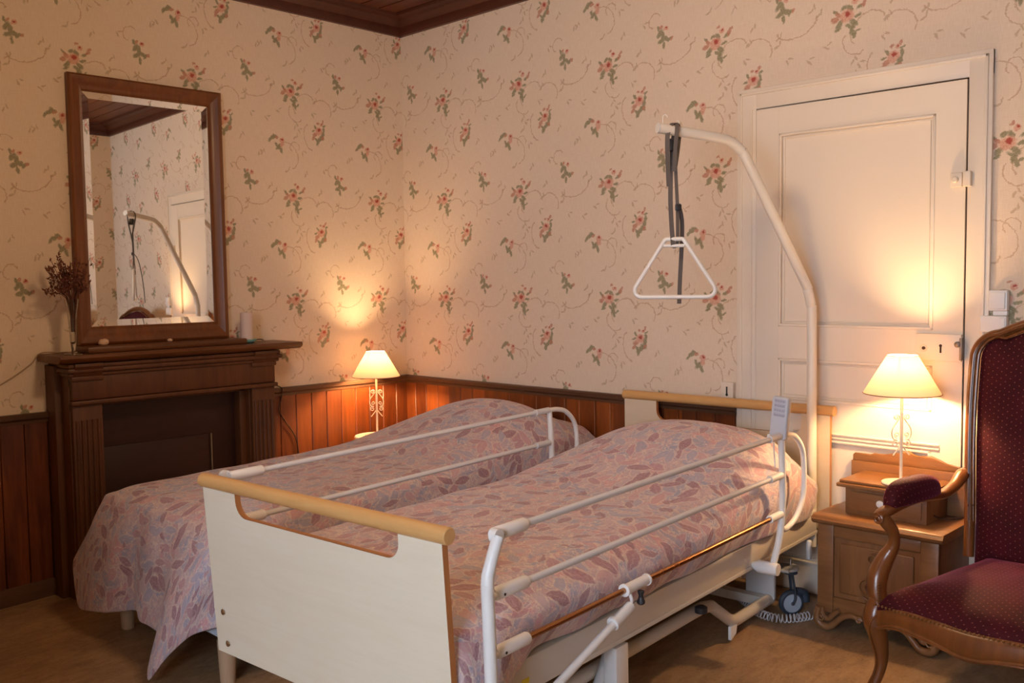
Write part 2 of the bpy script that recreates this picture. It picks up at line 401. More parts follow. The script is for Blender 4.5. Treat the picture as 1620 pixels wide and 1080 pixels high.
M_oak_v = wood('golden_oak_upright', (.12, .048, .016), (.29, .135, .048), 'z', 1.0, .4, .15)
M_chair = wood('polished_walnut', (.09, .026, .006), (.25, .080, .016), 'z', 1.0, .30, .35, bump=.05)
M_beech = wood('beech_rail', (.52, .27, .09), (.70, .42, .17), 'x', 1.0, .38, bump=.05)
M_birch = wood('birch_panel', (.70, .62, .47), (.80, .735, .60), 'x', .9, .42, bump=.05, contrast=.8)
M_birch2 = wood('birch_headboard', (.62, .50, .36), (.72, .60, .44), 'x', .9, .45, bump=.05, contrast=.8)
M_edge = simple('panel_edge', (.42, .16, .045), .45)
M_leg = wood('pale_turned_leg', (.36, .24, .15), (.52, .37, .24), 'z', 1, .45)
M_door = simple('cream_door_paint', (.76, .665, .545), .42)
M_cream = simple('cream_plaster', (.74, .62, .42), .8)
M_gap = simple('door_gap', (.05, .03, .02), .9)
M_white = simple('white_enamel', (.74, .74, .73), .32)
M_whitep = simple('white_plastic', (.78, .78, .78), .38)
M_frame = simple('beige_steel', (.60, .555, .49), .42)
M_greyf = simple('grey_steel', (.56, .57, .58), .4)
M_railw = simple('off_white_rail', (.64, .65, .67), .35)
M_pole = simple('ivory_pole', (.72, .68, .60), .33)
M_bronze = simple('bronze_rail', (.42, .20, .085), .25, 1.0)
M_chrome = simple('chrome', (.7, .7, .7), .18, 1.0)
M_black = simple('black_plastic', (.02, .02, .025), .4)
M_rubber = simple('dark_blue_rubber', (.035, .05, .075), .5)
M_wheelgrey = simple('grey_wheel', (.38, .44, .52), .4)
M_strap = simple('grey_webbing', (.11, .095, .09), .85)
M_iron = simple('cream_ironwork', (.78, .70, .58), .45)
M_tick = simple('pale_blue_ticking', (.56, .64, .74), .8)
M_mattress = simple('mattress_cloth', (.70, .68, .64), .85)
M_cord = simple('dark_cord', (.045, .025, .018), .5)
M_cordtan = simple('tan_cord', (.38, .26, .16), .5)
M_coil = simple('grey_coiled_cable', (.55, .57, .60), .45)
M_nail = simple('brass_nail', (.42, .26, .13), .35, 1.0)
M_handset = simple('handset_plastic', (.50, .52, .58), .45)
M_print = simple('printed_marks', (.22, .22, .30), .6)
M_teal = simple('teal_dish_glaze', (.20, .42, .38), .3)
M_candle = simple('candle_wax', (.70, .55, .50), .5)
M_shell = simple('shell', (.68, .46, .32), .5)
M_dry = simple('dried_stems', (.13, .045, .03), .9)
M_yellow = simple('yellow_sticker', (.75, .62, .05), .5)
m, nt, b = newmat('clear_glass'); M_glass = m
b.inputs['Transmission Weight'].default_value = 1.0; b.inputs['Roughness'].default_value = .03; b.inputs['IOR'].default_value = 1.45; b.inputs['Base Color'].default_value = (.92, .90, .86, 1)
m, nt, b = newmat('silvered_glass'); M_mirror = m
b.inputs['Metallic'].default_value = 1.0; b.inputs['Roughness'].default_value = .012; b.inputs['Base Color'].default_value = (.88, .88, .85, 1)
def shade_mat():
    m, nt, b = newmat('pleated_lampshade'); g = NG(nt)
    b.inputs['Base Color'].default_value = (.80, .62, .42, 1); b.inputs['Roughness'].default_value = .9
    tr = nt.nodes.new('ShaderNodeBsdfTranslucent'); tr.inputs[0].default_value = (.92, .62, .38, 1)
    g.bump(g.noise(g.tc('Object'), 160, 2), .3, .001, b)
    mx = nt.nodes.new('ShaderNodeMixShader'); mx.inputs[0].default_value = .075
    nt.links.new(b.outputs[0], mx.inputs[1]); nt.links.new(tr.outputs[0], mx.inputs[2])
    nt.links.new(mx.outputs[0], nt.nodes['Material Output'].inputs[0]); return m
M_shade = shade_mat()
m, nt, b = newmat('lit_bulb'); M_bulb = m
b.inputs['Emission Color'].default_value = (1.0, .78, .50, 1); b.inputs['Emission Strength'].default_value = 12.0; b.inputs['Base Color'].default_value = (1, 1, 1, 1)
m, nt, b = newmat('lit_globe'); M_bulb2 = m
b.inputs['Emission Color'].default_value = (1.0, .72, .42, 1); b.inputs['Emission Strength'].default_value = 3.0; b.inputs['Base Color'].default_value = (1, 1, 1, 1)
m, nt, b = newmat('grey_sky_pane'); M_pane = m
b.inputs['Transmission Weight'].default_value = 1.0; b.inputs['Roughness'].default_value = .0; b.inputs['IOR'].default_value = 1.0

# ------------------------------------------------------------------ the room
XR, YN, ZC, XF = 4.514, -5.5, 2.95, 5.7
def wall_quad(name, pts, mat, uvs):
    me = bpy.data.meshes.new(name); bm = bmesh.new(); vs = [bm.verts.new(p) for p in pts]; f = bm.faces.new(vs)
    uvl = bm.loops.layers.uv.new('UVMap')
    for l, uv in zip(f.loops, uvs): l[uvl].uv = uv
    bm.to_mesh(me); bm.free(); me.materials.append(mat); o = bpy.data.objects.new(name, me); COL.objects.link(o); struct(o); return o
def uvwall(o, fn):
    me = o.data; uvl = me.uv_layers.new(name='UVMap')
    for l in me.loops: uvl.data[l.index].uv = fn(o.matrix_world @ me.vertices[l.vertex_index].co)
# walls with thickness; inner face carries the paper
struct(MB().box(-.2, 0, YN, .2, -.3, ZC + .05).build('wall_left', M_paper)); uvwall(bpy.data.objects['wall_left'], lambda p: (p.y * 1.0526 - .02, p.z - .002))
struct(MB().box(0, XR + .0, 0, .2, -.3, ZC + .05).build('wall_back', M_paper)); uvwall(bpy.data.objects['wall_back'], lambda p: (p.x, p.z))
struct(MB().box(XR, XR + .12, -2.3, .2, -.3, ZC + .05).build('wall_right', M_paper)); uvwall(bpy.data.objects['wall_right'], lambda p: (p.y + .1, p.z))
struct(MB().box(XR, XF + .2, -2.42, -2.3, -.3, ZC + .05).build('wall_alcove', M_cream))
struct(MB().box(-.1, 2.35, -3.62, -3.50, -.3, ZC + .05).build('wall_light_blocker', M_cream))  # unseen wall, added to keep window daylight off the left foreground
struct(MB().box(XF, XF + .2, YN, -2.42, -.3, ZC + .05).build('wall_far_right', M_cream))
fw = MB()
wx0, wx1, wz0, wz1 = 3.35, 4.95, .78, 2.45
fw.box(-.2, wx0, YN - .2, YN, -.3, ZC + .05).box(wx1, XF + .2, YN - .2, YN, -.3, ZC + .05).box(wx0, wx1, YN - .2, YN, -.3, wz0).box(wx0, wx1, YN - .2, YN, wz1, ZC + .05)
struct(fw.build('wall_front', M_cream))
wn = root('window_1', (4.15, YN, wz0), 'white casement window in the wall behind the camera', 'window'); wn['kind'] = 'structure'
del wn['category']
MB().box(-.8, -.74, -.12, -.06, 0, 1.67, .005).box(.74, .8, -.12, -.06, 0, 1.67, .005).box(-.8, .8, -.12, -.06, 0, .06, .005).box(-.8, .8, -.12, -.06, 1.61, 1.67, .005).box(-.03, .03, -.12, -.06, .06, 1.61, .005).build('window_frame', M_whitep, wn)
MB().box(-.74, .74, -.095, -.089, .06, 1.61).build('pane', M_pane, wn)
MB().box(-.85, .85, -.06, .06, -.04, 0, .008).build('window_sill', M_whitep, wn)
fl = MB(); fl.prism([(YN - .2, zf(YN - .2)), (.2, zf(.2)), (.2, -.4), (YN - .2, -.4)], lambda p, q, d: Vector((d, p, q)), -.2, XF + .2)
struct(fl.build('floor', M_floor))
# ceiling of tongue-and-groove planks running along x
ce = MB(); y = YN - .2; pw = .128
y = -math.ceil((.2 - YN) / pw) * pw
while y < .19:
    ce.box(-.2, XF + .2, y + .004, y + pw - .004, ZC, ZC + .03, .003, 1); y += pw
ce.box(-.2, XF + .2, YN - .2, .2, ZC + .012, ZC + .05)
struct(ce.build('ceiling', M_ceil))
def cornice(name, fn, L0, L1):
    prof = [(0, 2.853), (.022, 2.853), (.030, 2.868), (.034, 2.900), (.060, 2.918), (.072, 2.922), (.078, 2.930), (.120, 2.937), (.126, 2.951), (0, 2.951)]
    return struct(MB().prism(prof, fn, L0, L1).build(name, M_corn))
cornice('trim_1', lambda p, q, d: Vector((p, d, q)), YN, 0)
cornice('trim_2', lambda p, q, d: Vector((d, -p, q)), 0, XR)
cornice('trim_3', lambda p, q, d: Vector((XR - p, d, q)), -2.3, 0)
# wainscot planks with V grooves
def wains(name, mat, axis, a0, a1, z0f, z1, depth=.016):
    mb = MB(); n = int(round((a1 - a0) / .1)); w = (a1 - a0) / n
    for i in range(n):
        p, q = a0 + i * w, a0 + (i + 1) * w
        z0 = z0f(p)
        if axis == 'x': mb.box(p + .0012, q - .0012, -depth, -.001, z0, z1, .0035, 1)
        else: mb.box(.001, depth, p + .0012, q - .0012, z0, z1, .0035, 1)
    if axis == 'x': mb.box(a0, a1, -.006, -.0005, z0f(a0), z1)
    else: mb.box(.0005, .006, a0, a1, z0f(a0), z1)
    return struct(mb.build(name, mat))
wains('wainscot_back', M_pine, 'x', 0.0, 2.275, lambda p: .07, .815)
wains('wainscot_back', M_pine, 'x', 3.33, XR, lambda p: .07, .815)
wains('wainscot_left', M_pine_y, 'y', YN, 0.0, lambda p: zf(p) - .01, .815)
railp = [(0, .795), (.020, .795), (.022, .808), (.034, .818), (.036, .834), (.030, .840), (0, .840)]
struct(MB().prism(railp, lambda p, q, d: Vector((p, d, q)), YN, 0).build('trim_4', M_rail_y))
struct(MB().prism(railp, lambda p, q, d: Vector((d, -p, q)), 0, 2.285).build('trim_5', M_rail))
struct(MB().prism(railp, lambda p, q, d: Vector((d, -p, q)), 3.318, XR).build('trim_6', M_rail))
bp = [(-.006, .0), (.026, .0), (.026, .075), (.020, .088), (-.006, .088)]
bl = MB(); bl.prism([(YN, zf(YN)), (0, zf(0)), (0, zf(0) + .08), (YN, zf(YN) + .08)], lambda p, q, d: Vector((d, p, q)), 0, .026, .004)
struct(bl.build('baseboard_left', M_rail_y))
struct(MB().box(0, 2.285, -.026, 0, .065, .155, .004).build('baseboard_back', M_rail))

# ------------------------------------------------------------------ painted door with its casing
DX0, DX1, DZ0, DZ1 = 2.380, 3.231, .086, 2.110
cs = MB()
cs.box(2.285, 2.377, -.016, 0, .07, 2.205, .003).box(3.236, 3.318, -.016, 0, .07, 2.205, .003).box(2.285, 3.318, -.0155, 0, 2.116, 2.205, .003)
cs.box(2.300, 2.312, -.022, -.01, .07, 2.190, .003).box(3.291, 3.303, -.022, -.01, .07, 2.190, .003).box(2.300, 3.303, -.022, -.01, 2.178, 2.190, .003)
cs.box(2.352, 2.360, -.021, -.01, .07, 2.116, .002)
struct(cs.build('trim_7', M_door))
dr = root('door_1', (DX0, -.003, DZ0), 'cream painted panel door in the back wall behind the nightstand', 'door'); dr['kind'] = 'structure'; del dr['category']
d = MB(); 
def D(x0, x1, y0, y1, z0, z1, bev=.0): d.box(x0 - DX0, x1 - DX0, y0, y1, z0 - DZ0, z1 - DZ0, bev)
D(DX0, DX1, -.0035, .002, DZ0, DZ1)                   # back board showing in the panels
D(DX0, 2.485, -.016, -.003, DZ0, DZ1); D(3.123, DX1, -.016, -.003, DZ0, DZ1)
for z0, z1 in ((DZ0, .20), (.735, .765), (.85, .885), (1.06, 1.195), (2.0, DZ1)): D(2.485, 3.123, -.0155, -.003, z0, z1)
D(2.485, 3.123, -.0150, -.003, .765, .850)
for z0, z1 in ((.20, .735), (.885, 1.06), (1.195, 2.0)):    # mouldings round each panel
    for x0, x1, a0, a1 in ((2.485, 2.497, z0, z1), (3.111, 3.123, z0, z1), (2.485, 3.123, z0, z0 + .012), (2.485, 3.123, z1 - .012, z1)):
        D(x0, x1, -.019, -.004, a0, a1, .004)
    for x0, x1, a0, a1 in ((2.505, 2.509, z0 + .02, z1 - .02), (3.099, 3.103, z0 + .02, z1 - .02), (2.505, 3.103, z0 + .02, z0 + .024), (2.505, 3.103, z1 - .024, z1 - .02)):
        D(x0, x1, -.008, -.003, a0, a1, .0015)
D(2.56, 3.155, -.026, -.012, .757, .764, .003); D(2.56, 3.155, -.023, -.012, .741, .748, .003)
d.build('door_leaf', M_door, dr)
# dark slit left by the warped leaf along its top and right side
g_ = MB(); g_.prism([(2.378, 2.1105), (3.231, 2.1105), (3.231, .09), (3.2345, .09), (3.2345, 2.116), (2.378, 2.1125)], lambda p, q, dd: Vector((p - DX0, dd + .003, q - DZ0)), -.008, .002)
g_.build('door_gap', M_gap, dr)
lk = MB(); lk.box(3.065 - DX0, 3.232 - DX0, -.034, -.012, 1.082 - DZ0, 1.182 - DZ0, .002)
lo = lk.build('rim_lock', M_door, dr)
MB().lathe([(0, 0), (.0065, 0), (.0065, .0012)], (3.097 - DX0, -.0345, 1.128 - DZ0), 20, (0, -1, 0)).build('spindle_hole', M_gap, lo)
MB().tube(spiral((3.097 - DX0, -.0345, 1.128 - DZ0), .0125, .0125, 0, 1, (1, 0, 0), (0, 0, 1), 24)[:-1], .0012, 8, closed=True).build('spindle_ring', M_cream, lo)
k_ = MB().lathe([(0, 0), (.0055, 0), (.0055, .0012)], (3.159 - DX0, -.0345, 1.139 - DZ0), 16, (0, -1, 0)); k_.box(3.156 - DX0, 3.1625 - DX0, -.0356, -.034, 1.112 - DZ0, 1.140 - DZ0)
k_.build('keyhole', M_gap, lo)
MB().lathe([(0, 0), (.011, 0), (.011, .012), (.007, .015)], (3.222 - DX0, -.034, 1.146 - DZ0), 16, (0, -1, 0)).box(3.229 - DX0, 3.238 - DX0, -.045, -.02, 1.088 - DZ0, 1.170 - DZ0, .001).build('lock_bolt', simple('worn_steel', (.22, .18, .15), .5, .8), lo)
lt = MB().box(3.181 - DX0, 3.223 - DX0, -.030, -.012, 1.722 - DZ0, 1.776 - DZ0, .004).box(3.226 - DX0, 3.254 - DX0, -.034, -.010, 1.722 - DZ0, 1.778 - DZ0, .004)
lt.lathe([(.012, 0), (.012, .006), (.008, .010), (0, .010)], (3.200 - DX0, -.030, 1.750 - DZ0), 20, (0, -1, 0)).build('door_bolt', M_door, dr)

# ------------------------------------------------------------------ mantelpiece on the left wall
fp = root('fireplace_surround', (0, -1.525, zf(-1.5)), 'dark oak mantelpiece with fluted pilasters against the left wall', 'fireplace')
fz = zf(-1.5); F0 = -.02
def Y(y): return y + 1.525
def Z(z): return z - fz
b_ = MB(); b_.box(.001, .19, Y(-2.07), Y(-1.935), Z(F0), Z(1.06), .003).box(.001, .19, Y(-1.19), Y(-1.045), Z(F0 + .03), Z(1.06), .003)
b_.box(.001, .19, Y(-1.935), Y(-1.19), Z(.895), Z(1.06), .002)
b_.box(.001, .11, Y(-2.10), Y(-2.06), Z(F0), Z(1.05), .004)
b_.build('body', M_mah, fp)
for y0, y1 in ((-2.065, -1.935), (-1.185, -1.055)):
    p = MB(); p.box(.19, .215, Y(y0), Y(y1), Z(F0 + .02), Z(.885), .003)
    for k in range(5):
        yy = y0 + .018 + k * (y1 - y0 - .036) / 4
        p.tube([(.215, Y(yy), Z(.20)), (.215, Y(yy), Z(.81))], .0085, 10)
    p.box(.19, .235, Y(y0 - .008), Y(y1 + .008), Z(F0 + .02), Z(.14), .006)
    p.build('pilaster', M_mah, fp)
fr = MB(); fr.box(.19, .222, Y(-2.065), Y(-1.055), Z(.90), Z(1.01), .003)
fr.box(.19, .236, Y(-2.075), Y(-1.045), Z(.878), Z(.898), .006)
fr.box(.19, .232, Y(-2.07), Y(-1.93), Z(.985), Z(1.005), .004).box(.19, .232, Y(-1.19), Y(-1.05), Z(.985), Z(1.005), .004)
fr.build('frieze', M_mah, fp)
cap = MB()
for i, (z0, z1, e) in enumerate(((1.005, 1.022, .018), (1.022, 1.042, .032), (1.042, 1.062, .024))):
    cap.box(.001, .215 + e, Y(-2.07 - e * .6), Y(-1.05 + e * .9), Z(z0), Z(z1), .006)
for yc in (-2.0, -1.12):
    cap.prism([(0, 0), (.050, 0), (.052, -.012), (.040, -.030), (.030, -.05), (.012, -.075), (0, -.085)], lambda p, q, dd: Vector((.205 + p, dd, Z(1.062) + q)), Y(yc - .062), Y(yc + .062), .004)
cap.build('capital_moulding', M_mah, fp)
MB().prism([(.001, 1.066), (.250, 1.066), (.268, 1.076), (.275, 1.088), (.268, 1.100), (.001, 1.100)], lambda p, q, dd: Vector((p, dd, Z(q))), Y(-2.13), Y(-.915), .005).build('mantel_shelf', M_mah_h, fp)
op = MB(); op.box(.005, .10, Y(-1.935), Y(-1.19), Z(F0 + .02), Z(.895)); 
op.box(.10, .108, Y(-1.90), Y(-1.37), Z(F0 + .05), Z(.66), .003)
op.build('fireboard', M_board, fp)
MB().box(.10, .16, Y(-1.225), Y(-1.19), Z(F0 + .02), Z(.875), .004).box(.10, .16, Y(-1.935), Y(-1.915), Z(F0 + .02), Z(.875), .004).box(.10, .16, Y(-1.935), Y(-1.19), Z(.862), Z(.895), .004).build('inner_frame', M_mah, fp)
MB().tube([(.112, Y(-1.36), Z(.66)), (.113, Y(-1.36), Z(.3))], .004, 8).build('metal_strip', simple('dull_brass', (.30, .22, .13), .5, .6), fp)
lip = MB().box(.01, .185, Y(-1.975), Y(-1.185), Z(1.1005), Z(1.128), .006)
lip.build('mirror_ledge', M_mah_h, fp)

# ------------------------------------------------------------------ mirror standing on the mantel
my0, my1, mz0, mz1 = -1.958, -1.209, 1.1295, 2.364
mir = root('mirror', (.004, (my0 + my1) / 2, mz0), 'tall mirror in a brown wooden frame standing on the mantel', 'mirror', -.016)
hw = (my1 - my0) / 2; H = mz1 - mz0; fwid = .068
def frame_piece(mb, p0, p1, q0, q1):
    """mitred length from outer p0->p1 and inner q0->q1 (y,z pairs)"""
    prof = [(0.0, .006), (0.0, .040), (.12, .046), (.30, .044), (.55, .032), (.80, .028), (.92, .030), (1.0, .022), (1.0, .006)]
    rings = []
    for (a, bq) in ((p0, q0), (p1, q1)):
        rings.append([mb.bm.verts.new((x, lerp(a[0], bq[0], t), lerp(a[1], bq[1], t))) for t, x in prof])
    n = len(prof)
    for i in range(n): mb.bm.faces.new((rings[0][i], rings[0][(i + 1) % n], rings[1][(i + 1) % n], rings[1][i]))
fm = MB(); o4 = [(-hw, 0), (hw, 0), (hw, H), (-hw, H)]; i4 = [(-hw + fwid, fwid + .015), (hw - fwid, fwid + .015), (hw - fwid, H - fwid - .006), (-hw + fwid, H - fwid - .006)]
for k in range(4): frame_piece(fm, o4[k], o4[(k + 1) % 4], i4[k], i4[(k + 1) % 4])
fm.build('frame', M_mframe, mir, ang=25)
MB().box(.0, .008, -hw + .01, hw - .01, .01, H - .01).build('backing', M_board, mir)
gl = MB(); bw = .030; x0, x1 = .0185, .0165
go = i4; gi = [(a + (bw if a < 0 else -bw), c + (bw if c < H / 2 else -bw)) for a, c in i4]
vo = [gl.bm.verts.new((x0, a, c)) for a, c in go]; vi = [gl.bm.verts.new((x1, a, c)) for a, c in gi]
gl.bm.faces.new(vi)
for k in range(4): gl.bm.faces.new((vo[k], vo[(k + 1) % 4], vi[(k + 1) % 4], vi[k]))
glo = gl.build('mirror_glass', M_mirror, mir, ang=1)
mir.rotation_euler = (0, -.007, -.016)

# ------------------------------------------------------------------ small things on the mantel
ZM = 1.1005
MB().lathe([(.0, 0), (.040, 0), (.042, .003), (.010, .008), (.008, .02), (.012, .05), (.0145, .11), (.020, .18), (.030, .245), (.0285, .245), (.018, .18), (.0125, .11), (.009, .055), (0, .045)], (.175, -2.035, ZM), 12)\
    .build('bud_vase', M_glass, ang=20)
tag(bpy.data.objects['bud_vase'], 'slender clear glass vase at the left end of the mantel shelf', 'vase')
df = MB(); bl_ = MB()
for i in range(70):
    a = random.uniform(0, 2 * PI); sp = random.uniform(.1, 1) ** .7 * .105; h = random.uniform(.30, .45) - sp * .25
    c0 = Vector((.175 + random.uniform(-.006, .006), -2.035 + random.uniform(-.006, .006), ZM + .10))
    e = Vector((.175 + math.cos(a) * sp * .8 + .01, -2.05 + math.sin(a) * sp, ZM + h))
    mid = Vector((.175 + math.cos(a) * sp * .22, -2.036 + math.sin(a) * sp * .22, ZM + .25))
    df.tube([c0, mid, e], .0013, 4, smooth=4)
    for k in range(7):
        t = random.uniform(.45, 1.0); pt = mid.lerp(e, t) + Vector([random.uniform(-.012, .012) for _ in range(3)])
        q = Vector([random.uniform(-1, 1), random.uniform(-1, 1), random.uniform(.2, 1.5)]).normalized()
        bl_.tube([pt, pt + q * .008, pt + q * .017], .003, 5, rads=[.001, .0038, .0008])
dfo = df.build('dried_flowers', M_dry); tag(dfo, 'bunch of dried reddish brown flower stems standing in the glass vase', 'dried flowers')
bl_.build('dried_blossoms', simple('dried_blossom', (.16, .055, .035), .95), dfo)['kind'] = 'stuff'
MB().lathe([(0, 0), (.030, 0), (.046, .010), (.049, .020), (.046, .020), (.030, .008), (0, .007)], (.13, -1.155, ZM), 32).build('teal_dish', M_teal)
tag(bpy.data.objects['teal_dish'], 'small teal green glazed dish under the candle', 'dish')
cn = MB().lathe([(0, 0), (.031, 0), (.031, .145), (.028, .148), (.020, .142), (0, .141)], (.13, -1.155, ZM + .009), 28).build('pillar_candle', M_candle)
tag(cn, 'pale pink pillar candle standing in the teal dish', 'candle')
MB().tube([(.13, -1.155, ZM + .149), (.13, -1.153, ZM + .163)], .0012, 6).build('wick', M_black, cn)
def lump(name, c, r, mat, seed, squash=(1, 1, .7)):
    mb = MB(); bmesh.ops.create_icosphere(mb.bm, subdivisions=3, radius=1)
    for v in mb.bm.verts:
        k = 1 + .25 * noise.noise(v.co * 1.6 + Vector((seed, 0, 0))) + .08 * noise.noise(v.co * 5 + Vector((seed, 0, 0)))
        v.co = Vector((v.co.x * r * squash[0] * k, v.co.y * r * squash[1] * k, v.co.z * r * squash[2] * k)) + Vector(c)
    return mb.build(name, mat, ang=180)
tag(lump('sea_shell', (.085, -1.865, ZM + .0275 + .014), .021, M_shell, 3, (.8, 1.1, .75)), 'pinkish knobbly seashell on the ledge under the mirror, left of the pebble', 'shell')
tag(lump('pebble', (.085, -1.545, ZM + .0275 + .007), .011, M_shell, 9, (.8, 1.2, .7)), 'tiny pale pebble on the ledge below the middle of the mirror', 'pebble')
tag(MB().tube([(.006, -2.9, .74), (.005, -2.45, .90), (.005, -2.27, .985), (.006, -2.16, 1.055), (.02, -2.12, 1.104), (.06, -2.05, 1.105), (.10, -1.99, 1.105)], .0030, 8, smooth=8).build('tan_cord', M_cordtan),
    'thin tan cord climbing the left wallpaper to the mantel shelf', 'cord')
tag(MB().tube([(.07, -1.13, ZM + .004), (.05, -1.04, ZM + .010), (.03, -1.0, ZM + .004)], .0025, 8, smooth=6).tube([(.010, -1.02, .99), (.006, -.985, .93), (.006, -.935, .866), (.028, -.905, .845), (.040, -.90, .83), (.030, -.905, .77), (.024, -.915, .72), (.024, -.88, .66), (.024, -.82, .57), (.024, -.80, .48), (.024, -.80, .3)], .0030, 8, smooth=8).build('black_lamp_cord', M_cord),
    'thin black cord hanging over the wood panelling right of the mantelpiece', 'cord')

# ------------------------------------------------------------------ bedside lamps (two of one kind)
def lamp_parts(r):
    MB().lathe([(0, 0), (.066, 0), (.068, .003), (.066, .007), (.020, .010), (.008, .014), (0, .014)], (0, 0, 0), 40).build('base', M_iron, r)
    MB().tube([(0, 0, .008), (0, 0, .36)], .0058, 14).build('stem', M_iron, r)
    for sx in (-1, 1):
        ex = (.985 * sx, .17 * sx, 0)
        E_ = Vector(ex); Zv = Vector((0, 0, 1))
        sw = MB()
        A = lambda px, pz: E_ * px + Zv * pz
        top = spiral(A(.021, .247), .012, .003, PI, -1.3, ex, (0, 0, 1), 18)
        sw.tube(top, .0022, 8, smooth=2)
        sw.tube([A(.008, .245), A(.020, .228), A(.036, .205), A(.038, .182), A(.030, .166), A(.016, .162)], .0025, 8, smooth=5)
        sw.tube(spiral(A(.024, .150), .013, .003, PI / 2 + .3, -1.35, ex, (0, 0, 1), 18), .0023, 8, smooth=2)
        sw.tube(spiral(A(.018, .182), .011, .003, -PI / 2, 1.2, ex, (0, 0, 1), 18), .0020, 8, smooth=2)
        sw.tube([A(.006, .140), A(.014, .128), A(.032, .106)], .0026, 8, smooth=5)
        sw.build('iron_scroll', M_iron, r)
    s_ = MB(); n = 64
    s_.lathe([(.135, .335), (.1145, .370), (.094, .405), (.0735, .440), (.053, .475)], (0, 0, 0), n, capb=False, capt=False)
    so = s_.build('lamp_shade', M_shade, r, ang=180)
    MB().tube([(.135 * math.cos(a), .135 * math.sin(a), .335) for a in [2 * PI * k / 48 for k in range(48)]], .0018, 6, closed=True).build('bottom_trim', simple('shade_trim', (.35, .20, .15), .8), so)
    MB().tube([(.053 * math.cos(a), .053 * math.sin(a), .475) for a in [2 * PI * k / 48 for k in range(48)]], .0014, 6, closed=True).build('top_trim', simple('shade_top_trim', (.30, .22, .40), .8), so)
    sp = MB()
    for k in range(3):
        a = 2 * PI * k / 3; sp.tube([(0, 0, .372), (.06 * math.cos(a), .06 * math.sin(a), .425), (.0565 * math.cos(a), .0565 * math.sin(a), .468)], .0009, 6)
    sp.build('shade_carrier', M_iron, so)
    MB().lathe([(0, .34), (.013, .34), (.013, .378), (0, .378)], (0, 0, 0), 16).build('socket', M_iron, r)
    MB().lathe([(.008, .378), (.012, .385), (.020, .400), (.021, .412), (.015, .426), (0, .432)], (0, 0, 0), 20, capb=False).build('bulb', M_bulb, r).visible_shadow = True
def lamp(loc, label, rz, power):
    r = root('table_lamp', loc, label, 'lamp', rz, 'small table lamps with cream shades')
    lamp_parts(r)
    l = bpy.data.lights.new('lamp_light', 'POINT'); l.energy = power; l.color = LAMP_COLOR; l.shadow_soft_size = .022
    o = bpy.data.objects.new('lamp_light', l); COL.objects.link(o); o.parent = r; o.location = (0, 0, .410)
    return r
L1P = (.20, -.39, .537); L2P = (3.085, -.205, .6355)
lamp(L1P, 'lit cream shaded lamp with scrolled stem in the corner behind the left bed', .75, LAMP_POWER)
lamp(L2P, 'lit cream shaded lamp with scrolled stem on the carved nightstand', .75, LAMP_POWER)
for o in list(COL.objects):          # the glass of the bulb must not swallow its own light
    if o.name.startswith('bulb'): o.visible_shadow = False
st = root('round_side_table', (.20, -.39, zf(-.39)), 'small round white pedestal table under the corner lamp', 'table')
zt = .5365 - zf(-.39)
MB().lathe([(0, zt - .020), (.118, zt - .020), (.128, zt - .014), (.130, zt - .007), (.126, zt), (0, zt)], (0, 0, 0), 48).build('table_top', M_iron, st)
MB().lathe([(.0, .0), (.11, 0), (.105, .015), (.03, .03), (.018, .08), (.018, .40), (.03, zt - .02), (0, zt - .02)], (0, 0, 0), 32).build('pedestal', M_iron, st)

